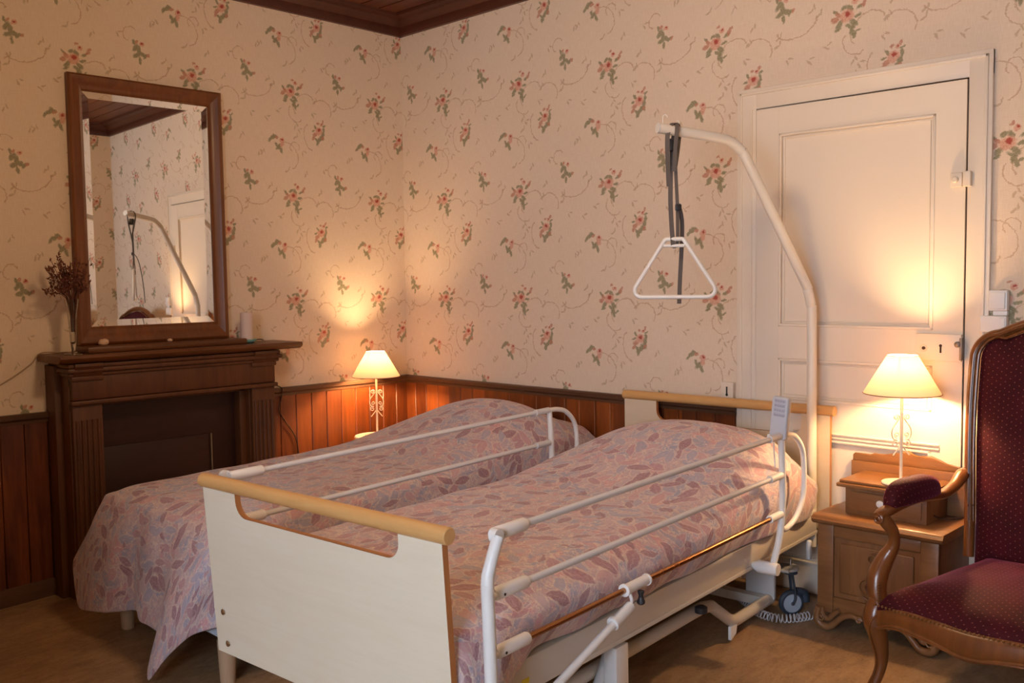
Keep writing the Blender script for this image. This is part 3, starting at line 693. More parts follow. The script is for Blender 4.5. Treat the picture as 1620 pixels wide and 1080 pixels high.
# ------------------------------------------------------------------ cloths
def grid_cover(name, mat, x0, x1, y0, y1, nx, ny, top, keys, rows, uvo, bulge, wr=.004, seed=0., M=None, head_skirt=False):
    """top(x,y)->z ; keys: list (s,(x,y,z) hem point), s running left side head->foot, foot left->right, right side foot->head"""
    bm = bmesh.new(); uvd = {}
    V = [[None] * (ny + 1) for _ in range(nx + 1)]
    for i in range(nx + 1):
        for j in range(ny + 1):
            x = lerp(x0, x1, i / nx); y = lerp(y0, y1, j / ny)
            z = top(x, y) + wr * noise.noise(Vector((x * 5 + seed, y * 5, 0))) + wr * .5 * noise.noise(Vector((x * 14 + seed, y * 11, 3)))
            v = bm.verts.new((x, y, z)); V[i][j] = v; uvd[v] = (x, y)
    for i in range(nx):
        for j in range(ny): bm.faces.new((V[i][j], V[i + 1][j], V[i + 1][j + 1], V[i][j + 1]))
    per = []
    for j in range(ny, -1, -1): per.append((V[0][j], (-1, 0)))
    for i in range(1, nx + 1): per.append((V[i][0], (0, -1)))
    for j in range(1, ny + 1): per.append((V[nx][j], (1, 0)))
    # arc length
    S = [0.0]
    for a, b2 in zip(per, per[1:]): S.append(S[-1] + (Vector(a[0].co.xy) - Vector(b2[0].co.xy)).length)
    ks = [k[0] for k in keys]; kp = [Vector(k[1]) for k in keys]
    def hem(s):
        for i in range(len(ks) - 1):
            if s <= ks[i + 1] + 1e-9:
                t = (s - ks[i]) / (ks[i + 1] - ks[i]); p0, p1, p2, p3 = kp[max(i - 1, 0)], kp[i], kp[i + 1], kp[min(i + 2, len(kp) - 1)]
                t2 = t * t * (3 - 2 * t)
                return p1.lerp(p2, t2 * .5 + t * .5)
        return kp[-1].copy()
    L1 = y1 - y0; W_ = x1 - x0
    prev = [p[0] for p in per]
    for r in range(1, rows + 1):
        t = r / rows; cur = []
        for (v, nrm), s in zip(per, S):
            # outward direction, fanning round the two corners
            d1 = min(abs(s - L1), abs(s - L1 - W_))
            n = Vector((nrm[0], nrm[1], 0))
            if d1 < .10:
                if abs(s - L1) < abs(s - L1 - W_): k = (s - L1) / .10; n = Vector((-1, 0, 0)).lerp(Vector((0, -1, 0)), k * .5 + .5)
                else: k = (s - L1 - W_) / .10; n = Vector((0, -1, 0)).lerp(Vector((1, 0, 0)), k * .5 + .5)
                n.normalize()
            a = v.co; h = hem(s); drop = a.z - h.z
            c = Vector((lerp(a.x, h.x, .25), lerp(a.y, h.y, .25), a.z - drop * .30)) + n * bulge(s, 0)
            # quadratic-cubic blend from the mattress edge, over the bulge, to the hem
            p = (1 - t) ** 2 * a + 2 * t * (1 - t) * c + t * t * h
            p.x += n.x * 0 ; 
            fold = bulge(s, 1) * t * math.sin(s * 17 + 1.3 * math.sin(s * 5) + seed)
            p += n * fold + n * wr * 1.5 * noise.noise(Vector((s * 6, t * 3, seed)))
            w = bm.verts.new(p); cur.append(w)
            ln = drop * t
            uvd[w] = (a.x + n.x * ln * 1.05, a.y + n.y * ln * 1.05)
        for k in range(len(per) - 1): bm.faces.new((prev[k + 1], prev[k], cur[k], cur[k + 1]))
        prev = cur
    uvl = bm.loops.layers.uv.new('UVMap')
    for f in bm.faces:
        f.smooth = True
        for l in f.loops: u, v = uvd[l.vert]; l[uvl].uv = (u + uvo[0], v + uvo[1])
    bmesh.ops.recalc_face_normals(bm, faces=bm.faces)
    me = bpy.data.meshes.new(name); bm.to_mesh(me); bm.free(); me.materials.append(mat)
    o = bpy.data.objects.new(name, me); COL.objects.link(o)
    if M is not None: o.matrix_world = M
    so = o.modifiers.new('thickness', 'SOLIDIFY'); so.thickness = .004; so.offset = -1
    su = o.modifiers.new('smooth', 'SUBSURF'); su.levels = 1; su.render_levels = 1
    return o

# ------------------------------------------------------------------ left bed (low divan) with its quilt
BX0, BX1, BY0, BY1 = .635, 1.545, -2.115, -.075
lb = root('divan_bed', (1.09, -1.1, zf(-1.1)), 'low divan bed on round wooden legs beside the mantelpiece', 'bed')
lz = zf(-1.1)
MB().box(BX0 + .03 - 1.09, BX1 - .03 - 1.09, BY0 + .03 + 1.1, BY1 + 1.1, .165 - lz, .33 - lz, .02, 3).build('box_spring', M_tick, lb)
MB().box(BX0 + .02 - 1.09, BX1 - .02 - 1.09, BY0 + .02 + 1.1, BY1 + 1.1, .332 - lz, .545 - lz, .04, 4).build('mattress', M_mattress, lb)
for x, y in ((.685, -2.06), (1.488, -2.06), (.685, -.15), (1.488, -.15)):
    MB().lathe([(0, zf(y) - lz), (.024, zf(y) - lz), (.026, zf(y) + .01 - lz), (.034, .165 - lz), (0, .165 - lz)], (x - 1.09, y + 1.1, 0), 24).build('leg', M_leg, lb)
MB().box(-.24, .30, .66, .97, .548 - lz, .64 - lz, .04, 4).build('pillow', M_mattress, lb)
def ltop(x, y):
    base = .597 + .026 * sstep(-2.1, -.8, y)
    e = min(x - BX0, BX1 - x, y - BY0)
    base -= .045 * (1 - sstep(0, .085, e)) ** 1.0 * .8
    my = sstep(-1.12, -.42, y) * (1 - .62 * sstep(-.40, -.05, y))
    mx = math.exp(-(abs(x - 1.13) / .45) ** 2.4)
    return base + .195 * my * mx
lk_ = [(0, (.585, -.075, .28)), (1.2, (.56, -1.3, .26)), (1.75, (.52, -1.85, .25)), (1.93, (.415, -2.10, .255)), (1.99, (.38, -2.165, .26)), (2.05, (.50, -2.20, .07)), (2.14, (.60, -2.20, .085)), (2.25, (.74, -2.17, .11)),
       (2.42, (.91, -2.14, .145)), (2.60, (1.10, -2.17, .155)), (2.72, (1.235, -2.195, .14)), (2.80, (1.27, -2.24, .07)), (2.86, (1.318, -2.262, .015)), (2.91, (1.375, -2.22, .12)), (2.98, (1.46, -2.18, .205)), (3.05, (1.55, -2.10, .235)), (3.2, (1.575, -1.95, .22)), (4.3, (1.58, -.9, .24)), (5.2, (1.58, -.075, .26))]
def lbul(s, k):
    if k == 0: return .055 if 1.85 < s < 3.1 else .045
    return .016 if 1.9 < s < 3.1 else .008
lq = grid_cover('bedspread', M_quilt, BX0, BX1, BY0, BY1, 34, 74, ltop, lk_, 16, (0, 0), lbul, .004, 1.7)
tag(lq, 'mauve leaf print bedspread hanging to a point over the foot of the divan', 'bedspread')

# ------------------------------------------------------------------ hospital bed
th = math.radians(3.45); uu = Vector((math.cos(th), math.sin(th), 0)); vv = Vector((-math.sin(th), math.cos(th), .018)).normalized(); ww = uu.cross(vv)
BM = Matrix(((uu.x, vv.x, ww.x, 1.87), (uu.y, vv.y, ww.y, -2.31), (uu.z, vv.z, ww.z, 0), (0, 0, 0, 1)))
def bzf(v): return (zf(-2.31 + v) - .018 * v)       # floor height in bed coordinates
hb = root('hospital_bed', None, 'adjustable care bed with birch end boards and white side rails', 'bed', M=BM)
def board(name, v0, lean, zb, zt_, slot, mat, parent, u1=1.0, rail=(-.004, 1.018), zr=.824, railr=.021):
    """end board: panel with a hand slot cut in under the round top rail"""
    r = .045; s0, s1, sz = slot
    poly = [(.005, zb), (u1, zb), (u1, zt_), (s1, zt_)]
    for k in range(7): a = k / 6 * PI / 2; poly.append((s1 - r + r * math.cos(a), sz + r - r * math.sin(a)))
    for k in range(7): a = k / 6 * PI / 2; poly.append((s0 + r - r * math.sin(a), sz + r - r * math.cos(a)))
    poly += [(s0, zt_), (.005, zt_)]
    T = .018
    def fn(p, q, d): return Vector((p, v0 + (zr - q) * lean + d, q))
    mb = MB(); mb.prism(poly, fn, -T / 2, T / 2)
    o = mb.build(name, mat, parent, ang=30)
    o.data.materials.append(M_edge)
    for f in o.data.polygons:
        if abs(f.normal.y) < .7: f.material_index = 1
    rb = MB(); rb.tube([(rail[0], v0, zr), (rail[0] + .003, v0, zr), (rail[1] - .003, v0, zr), (rail[1], v0, zr)], railr, 28, rads=[railr - .003, railr, railr, railr - .003])
    rb.build('top_rail', M_beech, o)
    return o
fb = board('footboard', 0.0, .052, .300, .822, (.170, .852, .738), M_birch, hb)
for uz in ((.052, .43), (.062, .334)):
    MB().lathe([(.010, 0), (.009, .003), (.004, .005), (0, .005)], (uz[0], (.824 - uz[1]) * .052 - .009, uz[1]), 18, (0, -1, .05)).build('screw', M_chrome, fb)
board('headboard', 2.225, -.008, .33, .815, (.180, .880, .712), M_birch2, hb, zr=.818)
# steel frame
fmx = MB()
fmx.box(.935, .965, .10, 2.17, .324, .418, .004).box(.035, .065, .10, 2.17, .324, .418, .004)
fmx.box(.065, .935, .10, .14, .33, .39).box(.065, .935, 2.12, 2.16, .33, .39)
fmx.box(.9655, .968, .55, 2.17, .320, .334, .001)
fmx.build('mattress_frame', M_frame, hb)
lw = MB(); lw.tube([(.86, .25, .207), (.86, 1.42, .207), (.86, 1.48, .195), (.86, 1.62, .10), (.86, 1.67, .085), (.86, 1.96, .085)], .0215, 16, smooth=0)
lw.tube([(.14, .25, .207), (.14, 1.42, .207), (.14, 1.48, .195), (.14, 1.62, .10), (.14, 1.67, .085), (.14, 1.96, .085)], .0215, 16)
lw.box(.14, .86, .30, .34, .19, .225).box(.14, .86, 1.90, 1.94, .07, .105).build('lower_frame', M_frame, hb)
bk = MB()
bk.box(.915, .960, .735, .80, .175, .305, .004).build('rail_bracket', M_whitep, hb)
for a in (.90, .10): MB().tube([(a, .62, .06), (a, .74, .20), (a, .80, .30)], .017, 12).build('lifting_arm', M_greyf, hb)
MB().tube(spiral((.955, .775, .165), .022, .022, 0, 1, (.5, .85, 0), (0, 0, 1), 20)[:-1], .0018, 8, closed=True).tube([(.96, .79, .15), (.985, .82, .13), (1.0, .86, .13)], .0022, 8, smooth=4).build('wire_clip', M_chrome, hb)
# bent foot plate at the end of the low frame
MB().prism([(0, 0), (.05, 0), (.04, -.035), (.0, -.05)], lambda p, q, d: Vector((.865 + d, 1.600 + p, .082 + q)), 0, .012).build('foot_plate', M_whitep, hb)
MB().lathe([(0, 0), (.022, 0), (.022, .018), (.012, .024), (0, .024)], (.90, 1.34, .222), 20).build('adjuster_knob', M_black, hb)
cb = MB(); cb.box(.76, .885, 1.945, 1.965, .085, .215, .006); cb.box(.76, .945, 1.945, 2.04, .206, .216, .003)
cb.lathe([(.045, 0), (.045, .010), (0, .010)], (.915, 2.0, .206), 24)
cb.build('castor_bracket', M_greyf, hb)
for a, b_, w_ in ((.82, 1.90, .025), (.86, 1.90, .025), (.955, 2.08, .02)): MB().box(a, a + w_, b_, b_ + .025, .23, .31, .008).build('bracket_lug', M_whitep, hb)
def castor(u, v):
    z0 = bzf(v) + .001; R_ = .050
    cz = z0 + R_
    q = Vector((.75, -.66, 0)).normalized()           # wheel axle direction
    c = Vector((u, v, cz)); 
    k = MB(); k.lathe([(.024, -.013), (.043, -.013), (.050, -.006), (.050, .006), (.043, .013), (.024, .013)], c, 30, q, capb=False, capt=False)
    w = k.build('castor_wheel', M_rubber, hb)
    MB().lathe([(0, -.014), (.037, -.014), (.037, .014), (0, .014)], c, 24, q).build('wheel_disc', M_wheelgrey, w)
    MB().lathe([(0, .013), (.008, .013), (.008, .018), (0, .018)], c, 14, q).build('axle_cap', M_chrome, w)
    f = MB(); top = Vector((u - .01, v + .02, .202)); t = Vector((-q.y, q.x, 0))
    for sgn in (-1, 1):
        f.tube([c + q * .017 * sgn, c + q * .018 * sgn + Vector((0, 0, .03)) + t * .01, top + q * .014 * sgn + Vector((0, 0, -.012))], .010, 10, flat=.5, smooth=4)
    f.lathe([(0, 0), (.026, 0), (.026, .012), (0, .012)], top + Vector((0, 0, -.014)), 20)
    f.tube([c + Vector((0, 0, .045)) + t * .02, c + t * .055 + Vector((0, 0, .035)), c + t * .062 + Vector((0, 0, .0))], .016, 10, smooth=4)
    f.build('castor_fork', M_rubber, w)
    MB().tube([top, top + Vector((0, 0, .045))], .005, 10).build('castor_bolt', M_chrome, w)
castor(.935, 1.99); castor(.08, 1.99); castor(.14, .35); castor(.86, .35)
MB().box(.70, .78, .40, .46, bzf(.4), .1).build('motor_foot', M_greyf, hb)
MB().box(.40, .60, 1.25, 1.85, .13, .23, .03, 3).build('motor_box', M_greyf, hb)
ms = MB(); ms.box(.03, .960, .06, 2.10, .419, .565, .04, 4).build('mattress', M_mattress, hb)
MB().box(.22, .78, 1.72, 2.08, .568, .655, .04, 4).build('pillow', M_mattress, hb)
# right-hand side rail
sr = root('x', (0, 0, 0), '', ''); bpy.data.objects.remove(sr)
def rail_set(ux, sgn, name, far, low=True):
    P0 = .118
    a = MB(); a.tube([(ux, P0 + .09, .806), (ux, far, .806)], .0092, 14)
    o = a.build('side_rail', M_railw, hb)
    a = MB(); a.tube([(ux, P0 + .10, .663), (ux, far, .663)], .0092, 14); a.build('middle_bar', M_railw, o)
    if low:
        a = MB(); a.tube([(ux, P0 + .10, .521), (ux, far, .521)], .0085, 14); a.build('bronze_bar', M_bronze, o, label='bronze coloured metal bar')
    # sleeves
    for z in (.806, .663) + ((.521,) if low else ()):
        s0 = P0 - .005
        MB().tube([(ux, s0, z), (ux, s0 + .006, z), (ux, s0 + .115, z), (ux, s0 + .12, z)], .016, 16, rads=[.013, .0165, .0165, .0145]).build('sleeve', M_whitep, o)
        MB().lathe([(0, 0), (.0035, 0), (.0035, .001)], (ux + sgn * .0165, s0 + .022, z - .002), 10, (sgn, 0, 0)).build('sleeve_screw', M_black, o)
        MB().tube([(ux, far - .09, z), (ux, far, z)], .0135, 14).build('end_sleeve', M_railw if z > .6 else M_whitep, o)
    # near post: broad tube with a flattened bent head
    xo = ux + sgn * .024
    p = MB()
    p.tube([(xo, P0 - .010, .808), (xo, P0 - .030, .770), (xo, P0 - .050, .725), (xo, P0 - .052, .700)], .016, 14, flat=.9, rads=[.015, .015, .016, .0165])
    p.tube([(xo, P0 - .052, .706), (xo, P0 - .045, .40)] + ([(xo, P0 - .035, .20)] if low else []), .0158, 16)
    p.lathe([(0, 0), (.017, 0), (.017, .020), (0, .020)], (xo - sgn * .018, P0 - .008, .808), 18, (sgn, 0, 0))
    for z in (.663, .521): p.tube([(xo, P0 - .050, z), (ux, P0 + .01, z)], .007, 10)
    if low: p.tube([(xo, P0 - .035, .215), (ux - sgn * .10, P0 - .035, .30)], .012, 12)
    else: p.tube([(xo, P0 - .045, .41), (ux + .09, P0 - .045, .37)], .012, 12)
    p.build('near_post', M_white, o)
    # far end: U-shaped loop and straight post down to the joint
    f = MB()
    f.tube([(ux, far - .02, .806), (ux, far + .06, .802), (ux, far + .13, .780), (ux, far + .19, .715), (ux, far + .20, .60), (ux, far + .18, .53), (ux, far + .12, .478), (ux, far + .04, .458), (ux, far, .470)], .0105, 14, smooth=6)
    f.tube([(ux, far + .005, .800), (ux, far + .015, .66), (ux, far + .010, .52), (ux, far - .02, .42), (ux - sgn * .005, far - .055, .345)], .0125, 14, smooth=5)
    f.build('far_post', M_white, o)
    j = MB(); j.lathe([(.021, 0), (.023, .01), (.023, .075), (.017, .085), (.010, .10)], (ux + sgn * .018, far - .06, .335), 20, (-sgn, .0, 0))
    j.build('pivot_joint', M_whitep, o)
    return o
r1 = rail_set(1.045, 1, 'r', 1.66)
# latch and brace on the right rail
br = MB(); br.tube([(1.062, .660, .478), (1.066, .575, .455)], .0155, 14).tube([(1.064, .60, .462), (1.075, .31, .382), (1.085, -.02, .290), (1.088, -.08, .27)], .0115, 14)
br.tube([(1.064, .580, .458), (1.064, .570, .455)], .019, 14)
br.build('brace', M_white, r1)
cl = MB(); cl.tube([(1.045, .655, .521), (1.045, .775, .522)], .0150, 14).tube([(1.045, .655, .521), (1.045, .661, .521)], .0185, 16).tube([(1.045, .769, .521), (1.045, .775, .521)], .0175, 16)
cl.tube([(1.058, .665, .512), (1.062, .668, .492), (1.062, .655, .478)], .005, 10, smooth=4)
cl.build('brace_clamp', M_whitep, r1)
MB().lathe([(.009, 0), (.010, .004), (.0065, .014), (.008, .022), (.0115, .030), (.0115, .036), (.008, .040), (0, .040)], (1.062, .715, .508), 18, (0, 0, -1)).build('release_knob', M_black, r1)
rail_set(-.045, -1, 'l', 1.70, low=False)
MB().box(.9652, .9662, .30, .33, .352, .366).build('warning_label', M_yellow, hb)

# hospital-bed quilt
def htop(u, v):
    base = .612
    e = min(u - .02, .985 - u, (v - .045) * 1.2)
    base -= .040 * (1 - sstep(0, .09, e))
    base -= .075 * sstep(1.93, 2.13, v) * sstep(.20, .46, abs(u - .5))
    my = sstep(1.18, 1.86, v) * (1 - .34 * sstep(1.92, 2.13, v))
    mx = max(0.0, 1 - (abs(u - .56) / .57) ** 2.2) * (.82 + .18 * sstep(0, .2, e))
    return base + .168 * my * mx
hk = [(0, (.0, 2.13, .42)), (1.0, (.0, 1.1, .40)), (2.0, (.005, .12, .36)), (2.07, (.01, .055, .33)), (2.5, (.4, .040, .33)), (2.95, (.90, .040, .33)), (3.03, (1.003, .040, .22)), (3.10, (1.008, .085, .24)), (3.20, (.985, .18, .36)),
      (3.35, (.973, .33, .434)), (4.2, (.973, 1.15, .427)), (4.85, (.973, 1.8, .418)), (5.2, (.985, 2.13, .405))]
def hbul(s, k):
    if k == 0: return (lerp(.062, .028, sstep(4.3, 5.1, s))) if s > 3.15 else (.03 if s > 2.9 else .035)
    return .008 if s > 2.9 else .003
hq = grid_cover('bedspread', M_quilt, .02, .985, .045, 2.125, 36, 78, htop, hk, 14, (1.37, .61), hbul, .005, 4.1, M=BM)
tag(hq, 'mauve leaf print bedspread tucked inside the white rails of the care bed', 'bedspread')

# ------------------------------------------------------------------ lifting pole with strap and triangle grip
lp = root('lifting_pole', (2.676, -.085, .42), 'bent ivory lifting pole rising from the head of the care bed', 'lifting pole')
PO = Vector((2.676, -.085, .42))
PP = [Vector(p) for p in [(2.676, -.085, .30), (2.674, -.086, .8), (2.672, -.088, 1.24), (2.670, -.094, 1.29), (2.664, -.110, 1.35), (2.655, -.135, 1.40), (2.560, -.395, 1.84), (2.548, -.425, 1.885), (2.528, -.470, 1.918), (2.500, -.530, 1.932), (2.389, -.745, 1.958)]]
MB().tube([p - PO for p in PP], .0195, 20, smooth=5).build('pole', M_pole, lp)
tipd = (PP[-1] - PP[-2]).normalized(); tp = PP[-1] - PO
MB().tube([tp - tipd * .002, tp + tipd * .004], .0192, 20).build('end_cap', M_greyf, lp)
hk_ = MB()
c0 = tp - tipd * .018
hk_.tube([c0 + Vector((0, 0, .015)), c0 + Vector((0, 0, .045)), c0 + Vector((.012, 0, .050)), c0 + Vector((.02, 0, .04))], .0014, 8, smooth=4).build('wire_hook', M_whitep, lp)
hk_ = MB()
c1 = tp - tipd * .085
hk_.tube([c1 + Vector((0, 0, .015)), c1 + Vector((0, 0, .036)), c1 + Vector((-.01, 0, .040))], .0014, 8, smooth=4).build('wire_hook', M_whitep, lp)
tg = root('triangle_grip', (2.42, -.69, 1.54), 'white triangular grab handle on a grey strap hanging from the pole', 'grab handle')
# width direction of the grip, seen edge-on from the mirror
gd = Vector((.90, .43, 0)).normalized(); TO = Vector((2.42, -.69, 1.54))
def G(a, z, dpt=0): return gd * a + Vector((0, 0, z - 1.54)) + Vector((-gd.y, gd.x, 0)) * dpt
tri = []
def corner(c, a0, a1, r, n=6):
    return [G(c[0] + r * math.cos(lerp(a0, a1, k / n)), c[1] + r * math.sin(lerp(a0, a1, k / n))) for k in range(n + 1)]
r_ = .026
loop = corner((-.125, 1.358), PI + .55 - .0, 1.5 * PI, r_) + corner((.125, 1.358), 1.5 * PI, 2 * PI + .52, r_) + corner((.026, 1.535), .52, PI / 2, .014) + corner((-.026, 1.535), PI / 2, PI - .52, .014) + corner((-.125, 1.358), PI - .52, PI + .55, r_)[:-1]
MB().tube(loop, .0080, 14, closed=True).build('handle', M_white, tg)
MB().tube([G(-.040, 1.524), G(.040, 1.524)], .008, 12, flat=.8).build('cross_bar', M_white, tg)
def strip(mb, pts, w, t, side):
    side = Vector(side).normalized(); P = cat([Vector(p) for p in pts], 5); R2 = []
    for i, p in enumerate(P):
        tt = (P[min(i + 1, len(P) - 1)] - P[max(i - 1, 0)]).normalized(); n = tt.cross(side)
        if n.length < 1e-4: n = Vector((0, 1, 0))
        n.normalize()
        R2.append([mb.bm.verts.new(p + side * w / 2 * a + n * t / 2 * b2) for a, b2 in ((-1, -1), (1, -1), (1, 1), (-1, 1))])
    for A, B in zip(R2, R2[1:]):
        for k in range(4): mb.bm.faces.new((A[k], A[(k + 1) % 4], B[(k + 1) % 4], B[k]))
    mb.bm.faces.new(R2[0][::-1]); mb.bm.faces.new(R2[-1])
    return mb
sd = (.72, .69, 0)       # straps face the photographer
zp = 1.945
sb = MB()
strip(sb, [G(-.020, 1.745), G(-.022, 1.88, -.02), G(-.018, zp, -.026), G(-.004, zp + .030, -.012), G(.012, zp + .028, .014), G(.014, zp - .01, .026), G(.008, 1.86, .012), G(.0, 1.80)], .017, .002, sd)
strip(sb, [G(.004, 1.80, -.01), G(.008, 1.88, -.024), G(.014, zp - .005, -.028), G(.012, zp + .026, -.008), G(.004, zp + .030, .014), G(-.006, zp - .005, .028), G(-.010, 1.88, .012), G(-.006, 1.80)], .015, .002, sd)
strip(sb, [G(-.012, 1.82), G(-.014, 1.70), G(-.010, 1.60), G(-.004, 1.535, -.006), G(-.004, 1.518, 0)], .017, .002, sd)
strip(sb, [G(.004, 1.82, .004), G(.010, 1.70, .004), G(.012, 1.62, .004), G(.010, 1.535, .008), G(-.002, 1.515, .008)], .013, .002, sd)
so_ = sb.build('strap', M_strap, tg)
MB().box(-.012, .012, -.004, .004, -.010, .012, .002, M=Matrix.Translation(G(.016, 1.665, -.006)) @ Matrix.Rotation(.77, 4, 'Z')).build('buckle', M_black, so_)
t2 = MB(); strip(t2, [G(.016, 1.68, -.004), G(.024, 1.62, .03), G(.020, 1.52, .05), G(.012, 1.40, .062), G(.008, 1.305, .066)], .016, .002, (.78, .62, 0)); t2.build('strap_tail', M_strap, so_)
bulk = MB(); bulk.box(-.014, .010, -.016, .016, -.03, .016, .006, M=Matrix.Translation(G(-.012, 1.905, 0)) @ Matrix.Rotation(.77, 4, 'Z')); bulk.build('strap_knot', M_black, so_)

# ------------------------------------------------------------------ handset hung on the rail and its coiled cable
hs = root('bed_remote', None, 'grey bed handset with button symbols hooked on the right hand rail', 'remote control', M=BM @ Matrix.Translation((1.035, 1.665, .802)) @ Matrix.Rotation(.10, 4, 'Y'))
MB().box(-.032, .032, -.014, .014, -.010, .145, .008, 3).build('body', M_handset, hs)
bt = MB()
for k in range(4): bt.box(-.020, .020, -.0155, -.0135, .075 + k * .017, .087 + k * .017, .002)
bt.build('button_panel', simple('button_panel', (.42, .43, .52), .5), hs)
sy = MB()
for k in range(4):
    for a in (-.014, -.005, .004, .013): sy.box(a - .0022, a + .0022, -.0163, -.0152, .0795 + k * .017, .0815 + k * .017)
sy.build('printed_symbols', M_print, hs)
MB().tube([(-.012, -.004, -.002), (-.012, -.008, -.02), (-.014, .0, -.045), (-.01, .02, -.12)], .003, 8, smooth=4).box(-.036, -.026, -.018, .020, -.03, .004, .003).build('hook', M_whitep, hs)
cc = MB(); n = 900
path = cat([(2.18, -.20, .20), (2.26, -.25, .16), (2.36, -.285, .115), (2.44, -.29, .10), (2.52, -.325, .085), (2.60, -.375, .079), (2.68, -.385, .079), (2.735, -.34, .080), (2.770, -.275, .082)], 20)
Ls = [0]
for a, b2 in zip(path, path[1:]): Ls.append(Ls[-1] + (b2 - a).length)
pts = []
for i in range(n):
    s = Ls[-1] * i / (n - 1); k = max(j for j in range(len(Ls)) if Ls[j] <= s + 1e-9); k = min(k, len(path) - 2)
    t = (s - Ls[k]) / max(1e-9, Ls[k + 1] - Ls[k]); p = path[k].lerp(path[k + 1], t); d_ = (path[k + 1] - path[k]).normalized()
    sde = d_.cross(Vector((0, 0, 1))).normalized(); up = sde.cross(d_); f = i / n
    ph = 2 * PI * (12 * f + 34 * max(0, f - .35))
    pts.append(p + (sde * math.cos(ph) + up * math.sin(ph)) * .0150)
cc.tube(pts, .0026, 6)
tag(cc.build('coiled_cable', M_coil), 'pale coiled cable lying on the floor by the castor and nightstand', 'cable')

# ------------------------------------------------------------------ nightstand
ns = root('nightstand', (3.05, -.17, zf(-.17)), 'carved oak bedside cabinet with raised drawer box between bed and armchair', 'nightstand')
nz = zf(-.17)
def N(mb, x0, x1, y0, y1, z0, z1, bev=.0, seg=2): return mb.box(x0 - 3.05, x1 - 3.05, y0 + .17, y1 + .17, z0 - nz, z1 - nz, bev, seg)
X0, X1, YF, YB = 2.822, 3.268, -.328, -.022
c_ = MB(); N(c_, X0, X1, YF + .012, YB, .150, .468); c_.build('carcass', M_oak_v, ns)
fr_ = MB(); N(fr_, X0, X0 + .062, YF, YF + .02, .135, .468, .003); N(fr_, X1 - .062, X1, YF, YF + .02, .135, .468, .003); N(fr_, X0 + .062, X1 - .062, YF + .001, YF + .02, .425, .468, .003); N(fr_, X0 + .062, X1 - .062, YF + .001, YF + .02, .135, .195, .003)
fr_.build('face_frame', M_oak, ns)
dp = MB(); N(dp, X0 + .064, X1 - .064, YF + .008, YF + .014, .197, .423); N(dp, X0 + .085, X1 - .085, YF + .002, YF + .012, .215, .405, .006, 3)
dpo = dp.build('door', M_oak_v, ns)
cv = MB(); yc = YF - .002 + .17
ex, ez = (1, 0, 0), (0, 0, 1)
def Q(x, z): return Vector((x - 3.05, yc, z - nz))
cv.tube(spiral(Q(3.020, .262), .046, .008, 1.2, -1.9, ex, ez, 40), .0048, 10, flat=.8, smooth=1)
cv.tube([Q(3.065, .270), Q(3.068, .305), Q(3.052, .335), Q(3.045, .355)], .0055, 10, smooth=6, rads=[.0045, .007, .006, .004])
cv.tube(spiral(Q(3.035, .365), .020, .005, 0, 1.5, ex, ez, 26), .0042, 10, flat=.8)
cv.tube(spiral(Q(3.078, .362), .016, .004, PI, -1.4, ex, ez, 26), .0040, 10, flat=.8)
cv.tube([Q(3.03, .390), Q(3.055, .397), Q(3.085, .385), Q(3.11, .392)], .004, 8, smooth=5)
cv.tube([Q(3.00, .222), Q(3.03, .212), Q(3.055, .228), Q(3.07, .262)], .0042, 8, smooth=5)
cv.build('carved_scroll', M_oak_v, dpo)
tpn = MB()
tpn.prism([(0, .470), (.010, .470), (.020, .478), (.022, .488), (.014, .494), (.014, .497), (.004, .504), (-.20, .504), (-.20, .470)], lambda p, q, dd: Vector((dd, YF + .17 - p, q - nz)), X0 - .018 - 3.05, X1 + .020 - 3.05, .004)
N(tpn, X0 - .014, X1 + .016, YF + .05, YB, .4702, .5038, .004)
tpn.build('top_slab', M_oak, ns)
bx = MB(); N(bx, 2.893, 3.196, -.248, -.045, .5045, .607, .002); bxo = bx.build('drawer_box', M_oak_v, ns)
df_ = MB(); N(df_, 2.912, 3.178, -.254, -.246, .520, .592, .003); dfo2 = df_.build('drawer_front', M_oak, bxo)
MB().lathe([(.006, 0), (.006, .008), (.013, .013), (.014, .019), (.008, .024), (0, .025)], (3.036 - 3.05, -.254 + .17, .562 - nz), 16, (0, -1, 0)).build('drawer_knob', M_whitep, bxo)
bt_ = MB(); N(bt_, 2.868, 3.222, -.276, -.040, .607, .622, .004); N(bt_, 2.876, 3.214, -.268, -.042, .622, .6345, .005); bt_.build('box_top', M_oak, bxo)
ga = MB(); N(ga, 2.822, 3.262, -.042, -.024, .504, .668, .002)
crest = [(2.826, .668), (2.826, .690), (2.833, .698), (2.890, .698), (2.893, .688), (2.897, .698), (2.91, .704), (2.95, .700), (2.99, .708), (3.02, .722), (3.045, .727), (3.07, .714), (3.085, .708), (3.10, .716), (3.13, .718), (3.16, .706), (3.185, .692), (3.22, .690), (3.235, .690), (3.236, .668)]
ga.prism(crest, lambda p, q, dd: Vector((p - 3.05, dd + .17, q - nz)), -.038, -.022, .003)
ga.build('gallery_board', M_oak, ns)
